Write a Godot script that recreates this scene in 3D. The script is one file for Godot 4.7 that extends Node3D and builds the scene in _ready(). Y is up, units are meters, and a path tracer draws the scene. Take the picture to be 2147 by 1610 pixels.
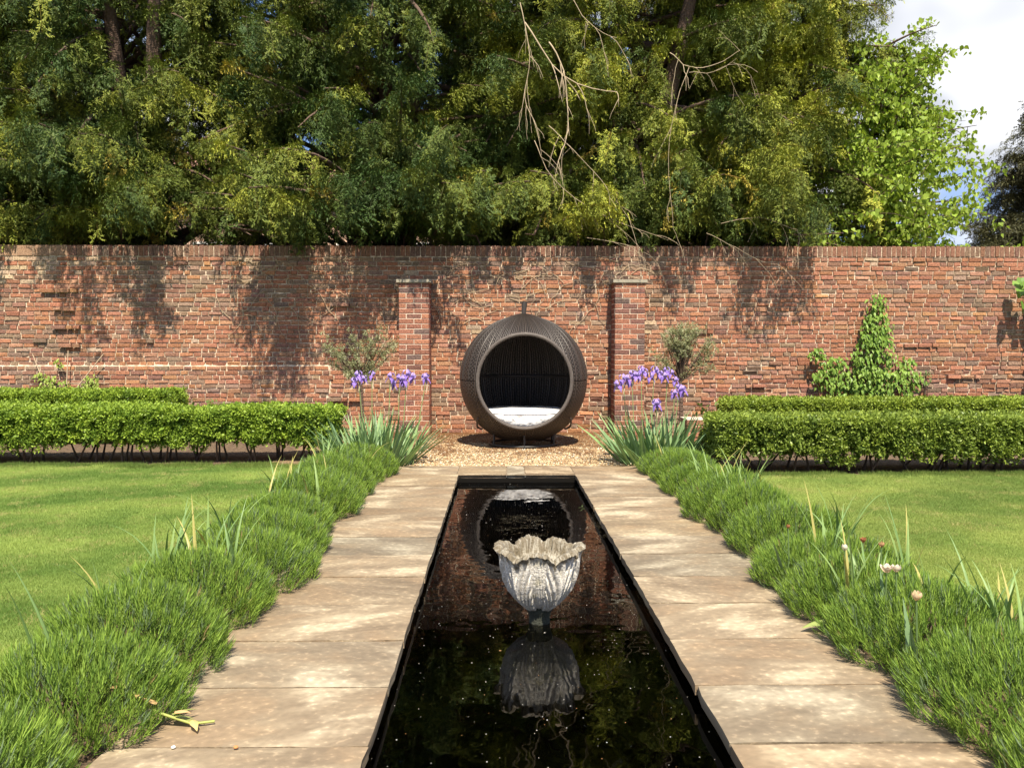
extends Node3D

# ---------------------------------------------------------------- helpers
var rng := RandomNumberGenerator.new()
var taken := {}
var M := {}
var nz := FastNoiseLite.new()
var nz2 := FastNoiseLite.new()
const CAM_H := 1.45
const WALL_Z := -13.8

func rr(a: float, b: float) -> float:
	return rng.randf_range(a, b)

func numbered(called: String) -> String:
	var n: int = taken.get(called, 0)
	taken[called] = n + 1
	return called if n == 0 else "%s_%03d" % [called, n]

func tag(o: Node3D, label: String, category: String, group := "", kind := "") -> Node3D:
	if label: o.set_meta("label", label)
	if category: o.set_meta("category", category)
	if group: o.set_meta("group", group)
	if kind: o.set_meta("kind", kind)
	return o

func thing(called: String, label: String, category: String, at := Vector3.ZERO, turn := 0.0, group := "") -> Node3D:
	var o := Node3D.new()
	o.name = numbered(called)
	add_child(o)
	o.position = at
	o.rotation.y = turn
	return tag(o, label, category, group)

func setting(called: String, mesh: Mesh, m: Material) -> MeshInstance3D:
	var o := MeshInstance3D.new()
	o.name = numbered(called)
	o.mesh = mesh
	o.material_override = m
	add_child(o)
	o.set_meta("kind", "structure")
	return o

func part(called: String, mesh: Mesh, m: Material, parent: Node3D, at := Transform3D()) -> MeshInstance3D:
	var o := MeshInstance3D.new()
	o.name = called
	o.mesh = mesh
	o.material_override = m
	parent.add_child(o, true)
	o.transform = at
	return o

# a point of the photograph's ray at a depth along the garden's axis, used to measure where things stand
func P(px: float, py: float, d: float) -> Vector3:
	return Vector3((px - 1051.0) / 1736.0 * d, CAM_H - (py - 726.0) / 1736.0 * d, -d)

class MB:
	var v := PackedVector3Array()
	var n := PackedVector3Array()
	var c := PackedColorArray()
	var t := PackedVector2Array()
	var x := PackedInt32Array()

	func quad(a: Vector3, b: Vector3, cc: Vector3, d: Vector3, col := Color.WHITE) -> void:
		var k := v.size()
		var nn := (b - a).cross(d - a)
		if nn.length_squared() < 1e-16: nn = (cc - a).cross(d - a)
		nn = nn.normalized()
		for p in [a, b, cc, d]:
			v.append(p); n.append(nn); c.append(col); t.append(Vector2(p.x, p.z))
		x.append_array(PackedInt32Array([k, k + 2, k + 1, k, k + 3, k + 2]))

	func quad_uv(a: Vector3, b: Vector3, cc: Vector3, d: Vector3, u0: Vector2, u1: Vector2, u2: Vector2, u3: Vector2, col := Color.WHITE) -> void:
		quad(a, b, cc, d, col)
		var k := t.size() - 4
		t[k] = u0; t[k + 1] = u1; t[k + 2] = u2; t[k + 3] = u3

	func tri(a: Vector3, b: Vector3, cc: Vector3, col := Color.WHITE) -> void:
		var k := v.size()
		var nn := (b - a).cross(cc - a).normalized()
		for p in [a, b, cc]:
			v.append(p); n.append(nn); c.append(col); t.append(Vector2(p.x, p.z))
		x.append_array(PackedInt32Array([k, k + 2, k + 1]))

	func box(lo: Vector3, hi: Vector3, col := Color.WHITE) -> void:
		var a := lo; var b := hi
		quad(Vector3(a.x, a.y, b.z), Vector3(b.x, a.y, b.z), Vector3(b.x, b.y, b.z), Vector3(a.x, b.y, b.z), col)
		quad(Vector3(b.x, a.y, a.z), Vector3(a.x, a.y, a.z), Vector3(a.x, b.y, a.z), Vector3(b.x, b.y, a.z), col)
		quad(Vector3(b.x, a.y, b.z), Vector3(b.x, a.y, a.z), Vector3(b.x, b.y, a.z), Vector3(b.x, b.y, b.z), col)
		quad(Vector3(a.x, a.y, a.z), Vector3(a.x, a.y, b.z), Vector3(a.x, b.y, b.z), Vector3(a.x, b.y, a.z), col)
		quad(Vector3(a.x, b.y, b.z), Vector3(b.x, b.y, b.z), Vector3(b.x, b.y, a.z), Vector3(a.x, b.y, a.z), col)
		quad(Vector3(a.x, a.y, a.z), Vector3(b.x, a.y, a.z), Vector3(b.x, a.y, b.z), Vector3(a.x, a.y, b.z), col)

	# rows of points; the outside is on the side of (next column) x (next row)
	func sheet(rows: Array, cols: Array = [], flip := false, uvs: Array = []) -> void:
		var k := v.size()
		var h := rows.size()
		var w: int = rows[0].size()
		for i in h:
			for j in w:
				var p: Vector3 = rows[i][j]
				var du: Vector3 = rows[i][mini(j + 1, w - 1)] - rows[i][maxi(j - 1, 0)]
				if w > 3 and rows[i][0].is_equal_approx(rows[i][w - 1]) and (j == 0 or j == w - 1):
					du = rows[i][1] - rows[i][w - 2]
				var dv: Vector3 = rows[mini(i + 1, h - 1)][j] - rows[maxi(i - 1, 0)][j]
				var nn := du.cross(dv)
				nn = nn.normalized() if nn.length_squared() > 1e-20 else Vector3.UP
				v.append(p)
				n.append(-nn if flip else nn)
				c.append(cols[i][j] if cols.size() else Color.WHITE)
				t.append(uvs[i][j] if uvs.size() else Vector2(p.x, p.z))
		for i in h - 1:
			for j in w - 1:
				var a := k + i * w + j
				if flip: x.append_array(PackedInt32Array([a, a + 1, a + w + 1, a, a + w + 1, a + w]))
				else: x.append_array(PackedInt32Array([a, a + w + 1, a + 1, a, a + w, a + w + 1]))

	func tube(pts: PackedVector3Array, rad: PackedFloat32Array, sides: int, col := Color.WHITE) -> void:
		var k := v.size()
		var m := pts.size()
		var u := Vector3.ZERO
		for i in m:
			var d := (pts[mini(i + 1, m - 1)] - pts[maxi(i - 1, 0)]).normalized()
			if u == Vector3.ZERO:
				u = d.cross(Vector3(0.31, 0.2, 0.93)).normalized()
			u = (u - d * u.dot(d)).normalized()
			var w := d.cross(u)
			for j in sides:
				var a := TAU * j / sides
				var nn := u * cos(a) + w * sin(a)
				v.append(pts[i] + nn * rad[i]); n.append(nn); c.append(col); t.append(Vector2(float(j) / sides, float(i)))
		for i in m - 1:
			for j in sides:
				var a := k + i * sides + j
				var b := k + i * sides + (j + 1) % sides
				x.append_array(PackedInt32Array([a, b + sides, b, a, a + sides, b + sides]))

	func done() -> ArrayMesh:
		var a := []
		a.resize(Mesh.ARRAY_MAX)
		a[Mesh.ARRAY_VERTEX] = v
		a[Mesh.ARRAY_NORMAL] = n
		a[Mesh.ARRAY_COLOR] = c
		a[Mesh.ARRAY_TEX_UV] = t
		a[Mesh.ARRAY_INDEX] = x
		var m := ArrayMesh.new()
		m.add_surface_from_arrays(Mesh.PRIMITIVE_TRIANGLES, a)
		return m

func rods(list: Array, sides := 6, col := Color.WHITE) -> ArrayMesh:
	var b := MB.new()
	for r in list: b.tube(PackedVector3Array(r[0]), PackedFloat32Array(r[1]), sides, col)
	return b.done()

func swarm(called: String, mesh: Mesh, m: Material, xf: Array, cols: PackedColorArray, parent: Node3D) -> MultiMeshInstance3D:
	var mm := MultiMesh.new()
	mm.transform_format = MultiMesh.TRANSFORM_3D
	mm.use_colors = true
	mm.mesh = mesh
	mm.instance_count = xf.size()
	for i in xf.size():
		mm.set_instance_transform(i, xf[i])
		mm.set_instance_color(i, cols[i])
	var o := MultiMeshInstance3D.new()
	o.name = called if parent != self else numbered(called)
	o.multimesh = mm
	o.material_override = m
	parent.add_child(o, true)
	if parent != self: o.set_meta("kind", "stuff")
	return o

func towards(d: Vector3, roll := 0.0, up := Vector3.UP) -> Basis:
	var z := d.normalized()
	var x := up.cross(z)
	if x.length_squared() < 1e-4: x = Vector3.RIGHT.cross(z)
	x = x.normalized()
	var y := z.cross(x)
	var b := Basis(x, y, z)
	return b.rotated(z, roll) if roll != 0.0 else b

func lin(r: float, g: float, b: float) -> Color:
	return Color(r, g, b).linear_to_srgb()

func plain(r: float, g: float, b: float, rough := 0.85, vertex := false) -> StandardMaterial3D:
	var m := StandardMaterial3D.new()
	m.albedo_color = lin(r, g, b)
	m.roughness = rough
	m.vertex_color_use_as_albedo = vertex
	m.cull_mode = BaseMaterial3D.CULL_DISABLED
	return m

func leafy(rough := 0.55, back := 0.5) -> StandardMaterial3D:
	var m := plain(1, 1, 1, rough, true)
	m.backlight_enabled = true
	m.backlight = lin(back, back, back * 0.55)
	m.metallic_specular = 0.35
	return m

# a seamless texture from a function of (u, v) noise fields
func noise_image(size: int, freq: float, seed_: int, octaves := 4, sx := 1.0, sy := 1.0) -> Image:
	var f := FastNoiseLite.new()
	f.seed = seed_
	f.noise_type = FastNoiseLite.TYPE_SIMPLEX_SMOOTH
	f.frequency = freq
	f.fractal_octaves = octaves
	var w := int(size * sx)
	var h := int(size * sy)
	var im := f.get_seamless_image(w, h)
	im.resize(size, size, Image.INTERPOLATE_CUBIC)
	im.convert(Image.FORMAT_RGBA8)
	return im

func tex(im: Image) -> ImageTexture:
	return ImageTexture.create_from_image(im)

func ramp(im: Image, stops: Array) -> Image:
	var g := Gradient.new()
	g.offsets = PackedFloat32Array(stops.map(func(s): return s[0]))
	g.colors = PackedColorArray(stops.map(func(s): return s[1]))
	var out := Image.create(im.get_width(), im.get_height(), false, Image.FORMAT_RGBA8)
	for y in im.get_height():
		for x in im.get_width():
			out.set_pixel(x, y, g.sample(im.get_pixel(x, y).r))
	return out

func triplanar(m: StandardMaterial3D, scale: float) -> StandardMaterial3D:
	m.uv1_triplanar = true
	m.uv1_world_triplanar = true
	m.uv1_scale = Vector3.ONE * scale
	return m

func relief(m: StandardMaterial3D, im: Image, cm: float) -> StandardMaterial3D:
	m.heightmap_enabled = true
	m.heightmap_texture = tex(im)
	m.heightmap_scale = cm
	return m

# ---------------------------------------------------------------- camera, sky, sun
func light_and_camera() -> void:
	var cam := Camera3D.new()
	cam.name = "camera"
	add_child(cam)
	cam.position = Vector3(0, CAM_H, 0)
	cam.rotation_degrees = Vector3(-2.606, -0.742, 0)
	cam.fov = 49.75
	cam.near = 0.05
	cam.far = 900.0
	cam.current = true

	var sun := DirectionalLight3D.new()
	sun.name = "sun"
	add_child(sun)
	sun.rotation_degrees = Vector3(-57, 7, 0)
	sun.light_energy = 1.6
	sun.light_color = Color(1.0, 0.955, 0.87)
	sun.light_angular_distance = 0.55
	sun.shadow_enabled = true

	var e := Environment.new()
	e.background_mode = Environment.BG_SKY
	var s := Sky.new()
	var ps := PanoramaSkyMaterial.new()
	ps.panorama = tex(sky_image())
	s.sky_material = ps
	e.sky = s
	e.background_energy_multiplier = 0.68
	e.tonemap_mode = Environment.TONE_MAPPER_LINEAR
	e.tonemap_exposure = 1.95
	e.sdfgi_enabled = true
	e.ssao_enabled = true
	e.ssil_enabled = true
	var we := WorldEnvironment.new()
	we.name = "environment"
	we.environment = e
	add_child(we)

func sky_image() -> Image:
	var w := 768
	var h := 384
	var f := FastNoiseLite.new()
	f.seed = 314
	f.frequency = 0.42
	f.fractal_octaves = 5
	f.noise_type = FastNoiseLite.TYPE_SIMPLEX_SMOOTH
	var g := FastNoiseLite.new()
	g.seed = 321
	g.frequency = 0.9
	g.fractal_octaves = 4
	var im := Image.create(w, h, false, Image.FORMAT_RGBF)
	for y in h:
		var el := (0.5 - (y + 0.5) / h) * PI
		for x in w:
			if el < 0.0:
				im.set_pixel(x, y, Color(0.25, 0.24, 0.2))
				continue
			var az := ((x + 0.5) / w - 0.5) * TAU
			var d := Vector3(sin(az) * cos(el), sin(el), -cos(az) * cos(el))
			var p := d / (d.y + 0.32) * 2.2
			var cl := smoothstep(-0.12, 0.16, f.get_noise_3d(p.x, p.z, 3.7 + d.y * 1.5))
			var body := 0.5 + 0.5 * g.get_noise_3d(p.x, p.z, 9.0 + d.y * 2.0)
			var white := Color(0.86, 0.87, 0.90).lerp(Color(0.50, 0.53, 0.60), smoothstep(0.40, 0.66, body))
			var blue := Color(0.17, 0.34, 0.72).lerp(Color(0.34, 0.50, 0.80), pow(1.0 - d.y, 3.0))
			im.set_pixel(x, y, blue.lerp(white, cl))
	return im

# ---------------------------------------------------------------- materials
func make_materials() -> void:
	nz.seed = 3
	nz.frequency = 0.55
	nz.fractal_octaves = 3
	nz2.seed = 8
	nz2.frequency = 1.7
	nz2.fractal_octaves = 4
	var fine := noise_image(512, 0.035, 11, 5)
	var coarse := noise_image(512, 0.012, 12, 5)
	# brick and mortar grain
	M.brick = triplanar(relief(plain(1, 1, 1, 0.9, true), fine, 0.5), 1.6)
	M.brick.albedo_texture = tex(ramp(fine, [[0.0, Color(0.62, 0.6, 0.58)], [0.45, Color(0.92, 0.9, 0.88)], [0.6, Color(1, 1, 1)], [1.0, Color(1, 0.98, 0.95)]]))
	M.mortar = triplanar(relief(plain(0.64, 0.53, 0.40, 0.95), fine, 0.8), 1.3)
	M.mortar.albedo_texture = tex(ramp(coarse, [[0.0, Color(0.6, 0.57, 0.54)], [0.4, Color(0.82, 0.8, 0.78)], [0.62, Color(1, 1, 1)], [1.0, Color(1, 1, 1)]]))
	M.pale_mortar = triplanar(relief(plain(0.55, 0.46, 0.36, 0.95), fine, 0.4), 2.0)
	# sandstone
	var bed := noise_image(512, 0.012, 31, 5, 0.45, 1.2)
	var blot := noise_image(512, 0.008, 57, 4, 0.8, 1.0)
	var grit := noise_image(512, 0.09, 33, 3)
	var sand := Image.create(512, 512, false, Image.FORMAT_RGBA8)
	for y in 512:
		for x in 512:
			var q := bed.get_pixel(x, y).r
			var g := grit.get_pixel(x, y).r
			var bl := blot.get_pixel(x, y).r
			var tan := Color(0.49, 0.425, 0.345).lerp(Color(0.655, 0.585, 0.48), q)
			tan = tan.lerp(Color(0.60, 0.49, 0.37), 0.35 * smoothstep(0.55, 0.8, 1.0 - bl))
			var sp := 0.92 + 0.16 * g
			if g > 0.76: sp += 0.12
			var pale := smoothstep(0.48, 0.95, bl + 0.45 * (q - 0.5) + 0.10 * (g - 0.5))  # pale mottling in the stone colour stands in for sunlight thrown back by windows
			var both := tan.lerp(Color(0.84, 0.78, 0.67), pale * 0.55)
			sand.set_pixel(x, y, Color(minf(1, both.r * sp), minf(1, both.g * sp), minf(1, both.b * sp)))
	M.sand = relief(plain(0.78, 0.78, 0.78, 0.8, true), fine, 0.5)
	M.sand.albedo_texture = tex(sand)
	M.joint = triplanar(plain(0.30, 0.235, 0.165, 0.95), 1.5)
	M.joint.albedo_texture = tex(ramp(fine, [[0.0, Color(0.6, 0.57, 0.52)], [0.5, Color(0.85, 0.84, 0.82)], [1.0, Color(1, 1, 1)]]))
	# soil, lawn, gravel bases
	M.soil = triplanar(relief(plain(0.19, 0.125, 0.075, 1.0), fine, 4.0), 0.7)
	M.soil.albedo_texture = tex(ramp(fine, [[0.0, Color(0.55, 0.52, 0.5)], [0.5, Color(0.85, 0.85, 0.85)], [1.0, Color(1, 1, 1)]]))
	M.lawn = triplanar(plain(0.18, 0.23, 0.06, 1.0), 0.9)
	M.lawn.albedo_texture = tex(ramp(fine, [[0.0, Color(0.6, 0.65, 0.6)], [0.5, Color(0.9, 0.92, 0.9)], [1.0, Color(1, 1, 0.95)]]))
	M.gravel_bed = triplanar(relief(plain(0.36, 0.26, 0.15, 1.0), grit, 2.0), 0.9)
	M.gravel_bed.albedo_texture = tex(ramp(grit, [[0.0, Color(0.45, 0.4, 0.36)], [0.5, Color(0.85, 0.82, 0.8)], [1.0, Color(1, 1, 1)]]))
	M.pebble = plain(1, 1, 1, 0.8, true)
	# water and liner
	M.liner = plain(0.010, 0.009, 0.008, 0.95)
	M.liner.metallic_specular = 0.1
	M.water = StandardMaterial3D.new()
	M.water.albedo_color = Color(0.42, 0.40, 0.34, 0.0)
	M.water.transparency = BaseMaterial3D.TRANSPARENCY_ALPHA
	M.water.refraction_enabled = true
	M.water.refraction_scale = 0.033
	M.water.roughness = 0.0
	var rip := noise_image(256, 0.02, 71, 3)
	relief(M.water, rip, 0.12)
	triplanar(M.water, 0.55)
	# foliage
	M.yew = plain(1, 1, 1, 0.55, true)
	M.yew.metallic_specular = 0.35
	M.lime = leafy(0.45, 0.75)
	M.box = leafy(0.42, 0.5)
	M.grass = leafy(0.6, 0.55)
	M.herb = leafy(0.55, 0.4)
	M.iris_leaf = leafy(0.45, 0.4)
	M.petal = leafy(0.6, 0.5)
	M.bark = triplanar(relief(plain(0.11, 0.07, 0.05, 0.95, true), fine, 2.0), 1.4)
	M.twig = plain(0.09, 0.06, 0.04, 0.9, true)
	M.dead = plain(0.42, 0.33, 0.22, 0.85, true)
	M.cane = plain(0.5, 0.38, 0.26, 0.8, true)
	# wicker
	var weave := Image.create(64, 64, false, Image.FORMAT_RGBA8)
	for y in 64:
		for x in 64:
			var u := x / 64.0
			var vv := y / 64.0
			var cane := absf(sin(PI * fmod(u * 4.0, 1.0)))
			var weaver := absf(sin(PI * fmod(vv * 6.0, 1.0)))
			var over := (int(floor(u * 4)) + int(floor(vv * 6))) % 2 == 0
			var hgt := 0.75 * cane + 0.25 * weaver if over else 0.45 * cane + 0.2 * weaver
			if int(floor(u * 4)) == 0: hgt = 1.0 * cane
			weave.set_pixel(x, y, Color(hgt, hgt, hgt))
	M.wicker = relief(plain(0.078, 0.062, 0.054, 0.42), weave, 1.2)
	M.wicker.albedo_texture = tex(ramp(weave, [[0.0, Color(0.12, 0.11, 0.10)], [0.4, Color(0.42, 0.40, 0.38)], [0.75, Color(0.9, 0.88, 0.86)], [1.0, Color(1, 1, 1)]]))
	M.wicker.uv1_scale = Vector3(36, 18, 1)
	M.wicker_in = M.wicker.duplicate()
	M.frame = plain(0.04, 0.032, 0.028, 0.5)
	M.rim = relief(plain(0.10, 0.082, 0.072, 0.5), weave, 0.3)
	M.rim.uv1_scale = Vector3(3, 90, 1)
	M.metal = plain(0.03, 0.028, 0.026, 0.5)
	M.cloth = triplanar(relief(plain(0.78, 0.76, 0.75, 0.9), noise_image(256, 0.02, 91, 4), 2.2), 1.2)
	# stone of the urn
	M.urn = triplanar(relief(plain(1, 1, 1, 0.9, true), fine, 0.4), 4.0)
	M.urn.albedo_texture = tex(ramp(fine, [[0.0, Color(0.62, 0.6, 0.56)], [0.42, Color(0.9, 0.89, 0.87)], [0.6, Color(1, 1, 1)], [1.0, Color(1, 1, 1)]]))
	M.slab = triplanar(relief(plain(0.3, 0.27, 0.21, 0.9), fine, 0.4), 2.0)
	# the house
	M.house_brick = triplanar(plain(0.5, 0.34, 0.26, 0.9), 0.6)
	M.house_brick.albedo_texture = tex(ramp(fine, [[0.0, Color(0.7, 0.68, 0.66)], [0.5, Color(0.95, 0.93, 0.9)], [1.0, Color(1, 1, 1)]]))
	M.house_cream = plain(0.6, 0.52, 0.42, 0.8)
	M.roof_tile = plain(0.28, 0.15, 0.1, 0.85)
	M.white_paint = plain(0.75, 0.74, 0.7, 0.5)
	M.glass = plain(0.03, 0.035, 0.04, 0.05)

# ---------------------------------------------------------------- ground, lawn, path, pool
const POOL_L := -0.515
const POOL_R := 0.865
const POOL_FAR := -9.29
const POOL_NEAR := -1.15
const WATER_Y := -0.085

func ground_and_paving() -> void:
	# one sheet of ground to the horizon, open where the pool is
	var g := MB.new()
	var b := 420.0
	var y := -0.02
	var l := POOL_L - 0.06
	var r := POOL_R + 0.06
	var fz := POOL_FAR - 0.06
	var n := POOL_NEAR + 0.06
	g.quad(Vector3(-b, y, b), Vector3(l, y, b), Vector3(l, y, -b), Vector3(-b, y, -b))
	g.quad(Vector3(r, y, b), Vector3(b, y, b), Vector3(b, y, -b), Vector3(r, y, -b))
	g.quad(Vector3(l, y, fz), Vector3(r, y, fz), Vector3(r, y, -b), Vector3(l, y, -b))
	g.quad(Vector3(l, y, b), Vector3(r, y, b), Vector3(r, y, n), Vector3(l, y, n))
	setting("ground", g.done(), M.soil)
	# lawns
	for s in [-1, 1]:
		var m := MB.new()
		var x0 := -22.0 if s < 0 else 2.28
		var x1 := -1.98 if s < 0 else 22.0
		var zf := -9.95 if s < 0 else -9.1
		var rows := []
		for i in 33:
			var z := 6.0 + (zf - 6.0) * i / 32.0
			var row := []
			for j in 41:
				var x := lerpf(x0, x1, j / 40.0)
				row.append(Vector3(x, 0.0 + 0.012 * nz.get_noise_2d(x * 1.3, z * 1.3), z + (0.07 * nz2.get_noise_1d(x * 1.1) if i == 32 else 0.0)))
			rows.append(row)
		m.sheet(rows)
		setting("lawn", m.done(), M.lawn)
	# gravel bed in front of the wall
	var gb := MB.new()
	var rows2 := []
	for i in 21:
		var z := -9.9 + (WALL_Z + 9.9) * i / 20.0
		var row := []
		for j in 31:
			var x := lerpf(-2.9, 3.0, j / 30.0)
			row.append(Vector3(x, 0.0 + 0.012 * nz2.get_noise_2d(x, z), z))
		rows2.append(row)
	gb.sheet(rows2)
	setting("gravel_ground", gb.done(), M.gravel_bed)

	# paving
	var path := Node3D.new()
	path.name = "path"
	add_child(path)
	path.set_meta("kind", "structure")
	var joints := [0.55, 1.13, 1.69, 2.28, 2.93, 3.48, 4.03, 4.59, 5.16, 5.71, 6.26, 6.84, 7.40, 7.92, 8.55, 9.29]
	for side in 2:
		var prev := -0.4
		for k in joints.size():
			var d: float = joints[k] + (rr(-0.02, 0.02) if k < joints.size() - 1 else 0.0)
			var xa := -1.42 if side == 0 else POOL_R - 0.03
			var xb := POOL_L + 0.03 if side == 0 else 1.72
			if k == joints.size() - 1: d = 9.31
			slab(path, xa, xb, -prev - 0.006, -d + 0.006, side * 40 + k)
			prev = d
	var jm := MB.new()
	for q in [[-1.42, POOL_L - 0.005, 0.4, -9.98], [POOL_R + 0.005, 1.72, 0.4, -9.98], [POOL_L - 0.005, POOL_R + 0.005, -9.3, -9.98]]:
		jm.quad(Vector3(q[0], -0.006, q[2]), Vector3(q[1], -0.006, q[2]), Vector3(q[1], -0.006, q[3]), Vector3(q[0], -0.006, q[3]))
	part("joint_mortar", jm.done(), M.joint, path)
	# far end row
	var xs := [-1.42, -0.50, 0.06, 0.27, 0.83, 1.72]
	for k in xs.size() - 1:
		slab(path, xs[k] + 0.006, xs[k + 1] - 0.006, -9.322, -9.98, 90 + k)
	# near end, under the photographer
	for k in 3:
		slab(path, -0.48 + k * 0.445, -0.48 + k * 0.445 + 0.433, 0.4, -POOL_NEAR * -1.0 + 0.03, 110 + k)

func slab(parent: Node3D, x0: float, x1: float, z0: float, z1: float, id: int) -> void:
	# a riven sandstone flag: z0 is the near edge, z1 the far one
	var m := MB.new()
	var th := 0.045
	var nx := maxi(3, int(absf(x1 - x0) / 0.09))
	var nzz := maxi(3, int(absf(z0 - z1) / 0.09))
	var off := Vector2(rr(0, 1), rr(0, 1))
	var ang := rr(-0.5, 0.5) + (PI if rng.randf() < 0.5 else 0.0)
	var lift := rr(-0.002, 0.003)
	var rows := []
	var uv := []
	var low := []
	for i in nzz + 1:
		var row := []
		var ur := []
		for j in nx + 1:
			var fx := float(j) / nx
			var fz := float(i) / nzz
			var x := lerpf(x0, x1, fx)
			var z := lerpf(z0, z1, fz)
			var edge := i == 0 or j == 0 or i == nzz or j == nx
			if edge:
				x += 0.012 * nz2.get_noise_2d(z * 9.0 + id, 4.0) * (1.0 if j == 0 or j == nx else 0.2)
				z += 0.004 * nz2.get_noise_2d(x * 9.0 + id, 9.0)
			var yy := 0.006 + lift + 0.004 * nz2.get_noise_2d(x * 3.0 + id * 3.3, z * 3.0)
			if edge: yy -= 0.005
			row.append(Vector3(x, yy, z))
			ur.append(off + Vector2(x, z).rotated(ang) * Vector2(0.40, 0.50))
		rows.append(row)
		uv.append(ur)
	var tone := rr(0.80, 1.16)
	var warm := rr(-0.07, 0.07)
	var col := Color(tone * (1 + warm), tone, tone * (1 - warm))
	var cols := []
	for i in nzz + 1:
		var cr := []
		for j in nx + 1: cr.append(col)
		cols.append(cr)
	m.sheet(rows, cols, false, uv)
	var ring := []
	for j in nx + 1: ring.append(rows[0][j])
	for i in range(1, nzz + 1): ring.append(rows[i][nx])
	for j in range(nx - 1, -1, -1): ring.append(rows[nzz][j])
	for i in range(nzz - 1, -1, -1): ring.append(rows[i][0])
	for i in ring.size() - 1:
		var a: Vector3 = ring[i]
		var b: Vector3 = ring[i + 1]
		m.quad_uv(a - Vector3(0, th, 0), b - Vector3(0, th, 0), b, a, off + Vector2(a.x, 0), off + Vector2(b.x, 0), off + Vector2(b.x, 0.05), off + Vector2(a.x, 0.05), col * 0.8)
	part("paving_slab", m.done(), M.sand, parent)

func pool() -> void:
	var basin := MB.new()
	var d := -0.75
	var l := POOL_L; var r := POOL_R; var f := POOL_FAR; var n := POOL_NEAR
	var top := -0.042
	for w in [[l - 0.1, l, f - 0.1, n + 0.1], [r, r + 0.1, f - 0.1, n + 0.1], [l, r, f - 0.1, f], [l, r, n, n + 0.1]]:
		basin.box(Vector3(w[0], d, w[2]), Vector3(w[1], top, w[3]))
	basin.box(Vector3(l, d - 0.1, f), Vector3(r, d, n))
	setting("pool_basin", basin.done(), M.liner)
	var w := MB.new()
	w.box(Vector3(l + 0.002, d + 0.004, f + 0.002), Vector3(r - 0.002, WATER_Y, n - 0.002))
	setting("pool_water", w.done(), M.water)
	# petals, seeds and dust afloat
	var fl := MB.new()
	fl.quad(Vector3(-0.5, 0.002, 0.3), Vector3(0.5, 0.0, 0.45), Vector3(0.35, 0.0, -0.4), Vector3(-0.4, 0.0, -0.3))
	var xf := []
	var cols := PackedColorArray()
	for i in 620:
		var x := rr(l + 0.02, r - 0.02)
		var z := -rr(2.2, 9.2)
		var s := rr(0.002, 0.006) * (2.2 if rng.randf() < 0.05 else 1.0)
		xf.append(Transform3D(Basis(Vector3.UP, rr(0, TAU)).scaled(Vector3(s, s, s)), Vector3(x, WATER_Y + 0.0015, z)))
		var k := rr(0.3, 0.75)
		cols.append(Color(k, k * 0.95, k * 0.85) if rng.randf() < 0.8 else Color(0.3, 0.16, 0.06))
	var o := swarm("floating_debris", fl.done(), M.pebble, xf, cols, self)
	tag(o, "white seed and petal specks drifting on the dark pool", "debris", "", "stuff")

# ---------------------------------------------------------------- brickwork
func brick_into(m: MB, x0: float, x1: float, y0: float, y1: float, zf: float, depth: float, col: Color, rough := 1.0) -> void:
	var j := 0.004 * rough
	var a := Vector3(x0 + rr(-j, j), y0 + rr(-j, j), zf)
	var b := Vector3(x1 + rr(-j, j), y0 + rr(-j, j), zf)
	var c := Vector3(x1 + rr(-j, j), y1 + rr(-j, j), zf)
	var d := Vector3(x0 + rr(-j, j), y1 + rr(-j, j), zf)
	var ch := 0.004 + rr(0.0, 0.005) * rough
	var q := []
	var back := Vector3(0, 0, -ch - rr(0, 0.004))
	q.append(a + Vector3(ch * rr(0.5, 1.4), ch * rr(0.5, 1.2), rr(-0.006, 0.004) * rough))
	q.append(b + Vector3(-ch * rr(0.5, 1.4), ch * rr(0.5, 1.2), rr(-0.006, 0.004) * rough))
	q.append(c + Vector3(-ch * rr(0.5, 1.4), -ch * rr(0.5, 1.2), rr(-0.006, 0.004) * rough))
	q.append(d + Vector3(ch * rr(0.5, 1.4), -ch * rr(0.5, 1.2), rr(-0.006, 0.004) * rough))
	a += back; b += back; c += back; d += back
	m.quad(q[0], q[1], q[2], q[3], col)
	m.quad(a, b, q[1], q[0], col)
	m.quad(b, c, q[2], q[1], col)
	m.quad(c, d, q[3], q[2], col)
	m.quad(d, a, q[0], q[3], col)
	var o := Vector3(0, 0, -depth)
	m.quad(a + o, b + o, b, a, col)
	m.quad(b + o, c + o, c, b, col)
	m.quad(c + o, d + o, d, c, col)
	m.quad(d + o, a + o, a, d, col)

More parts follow.
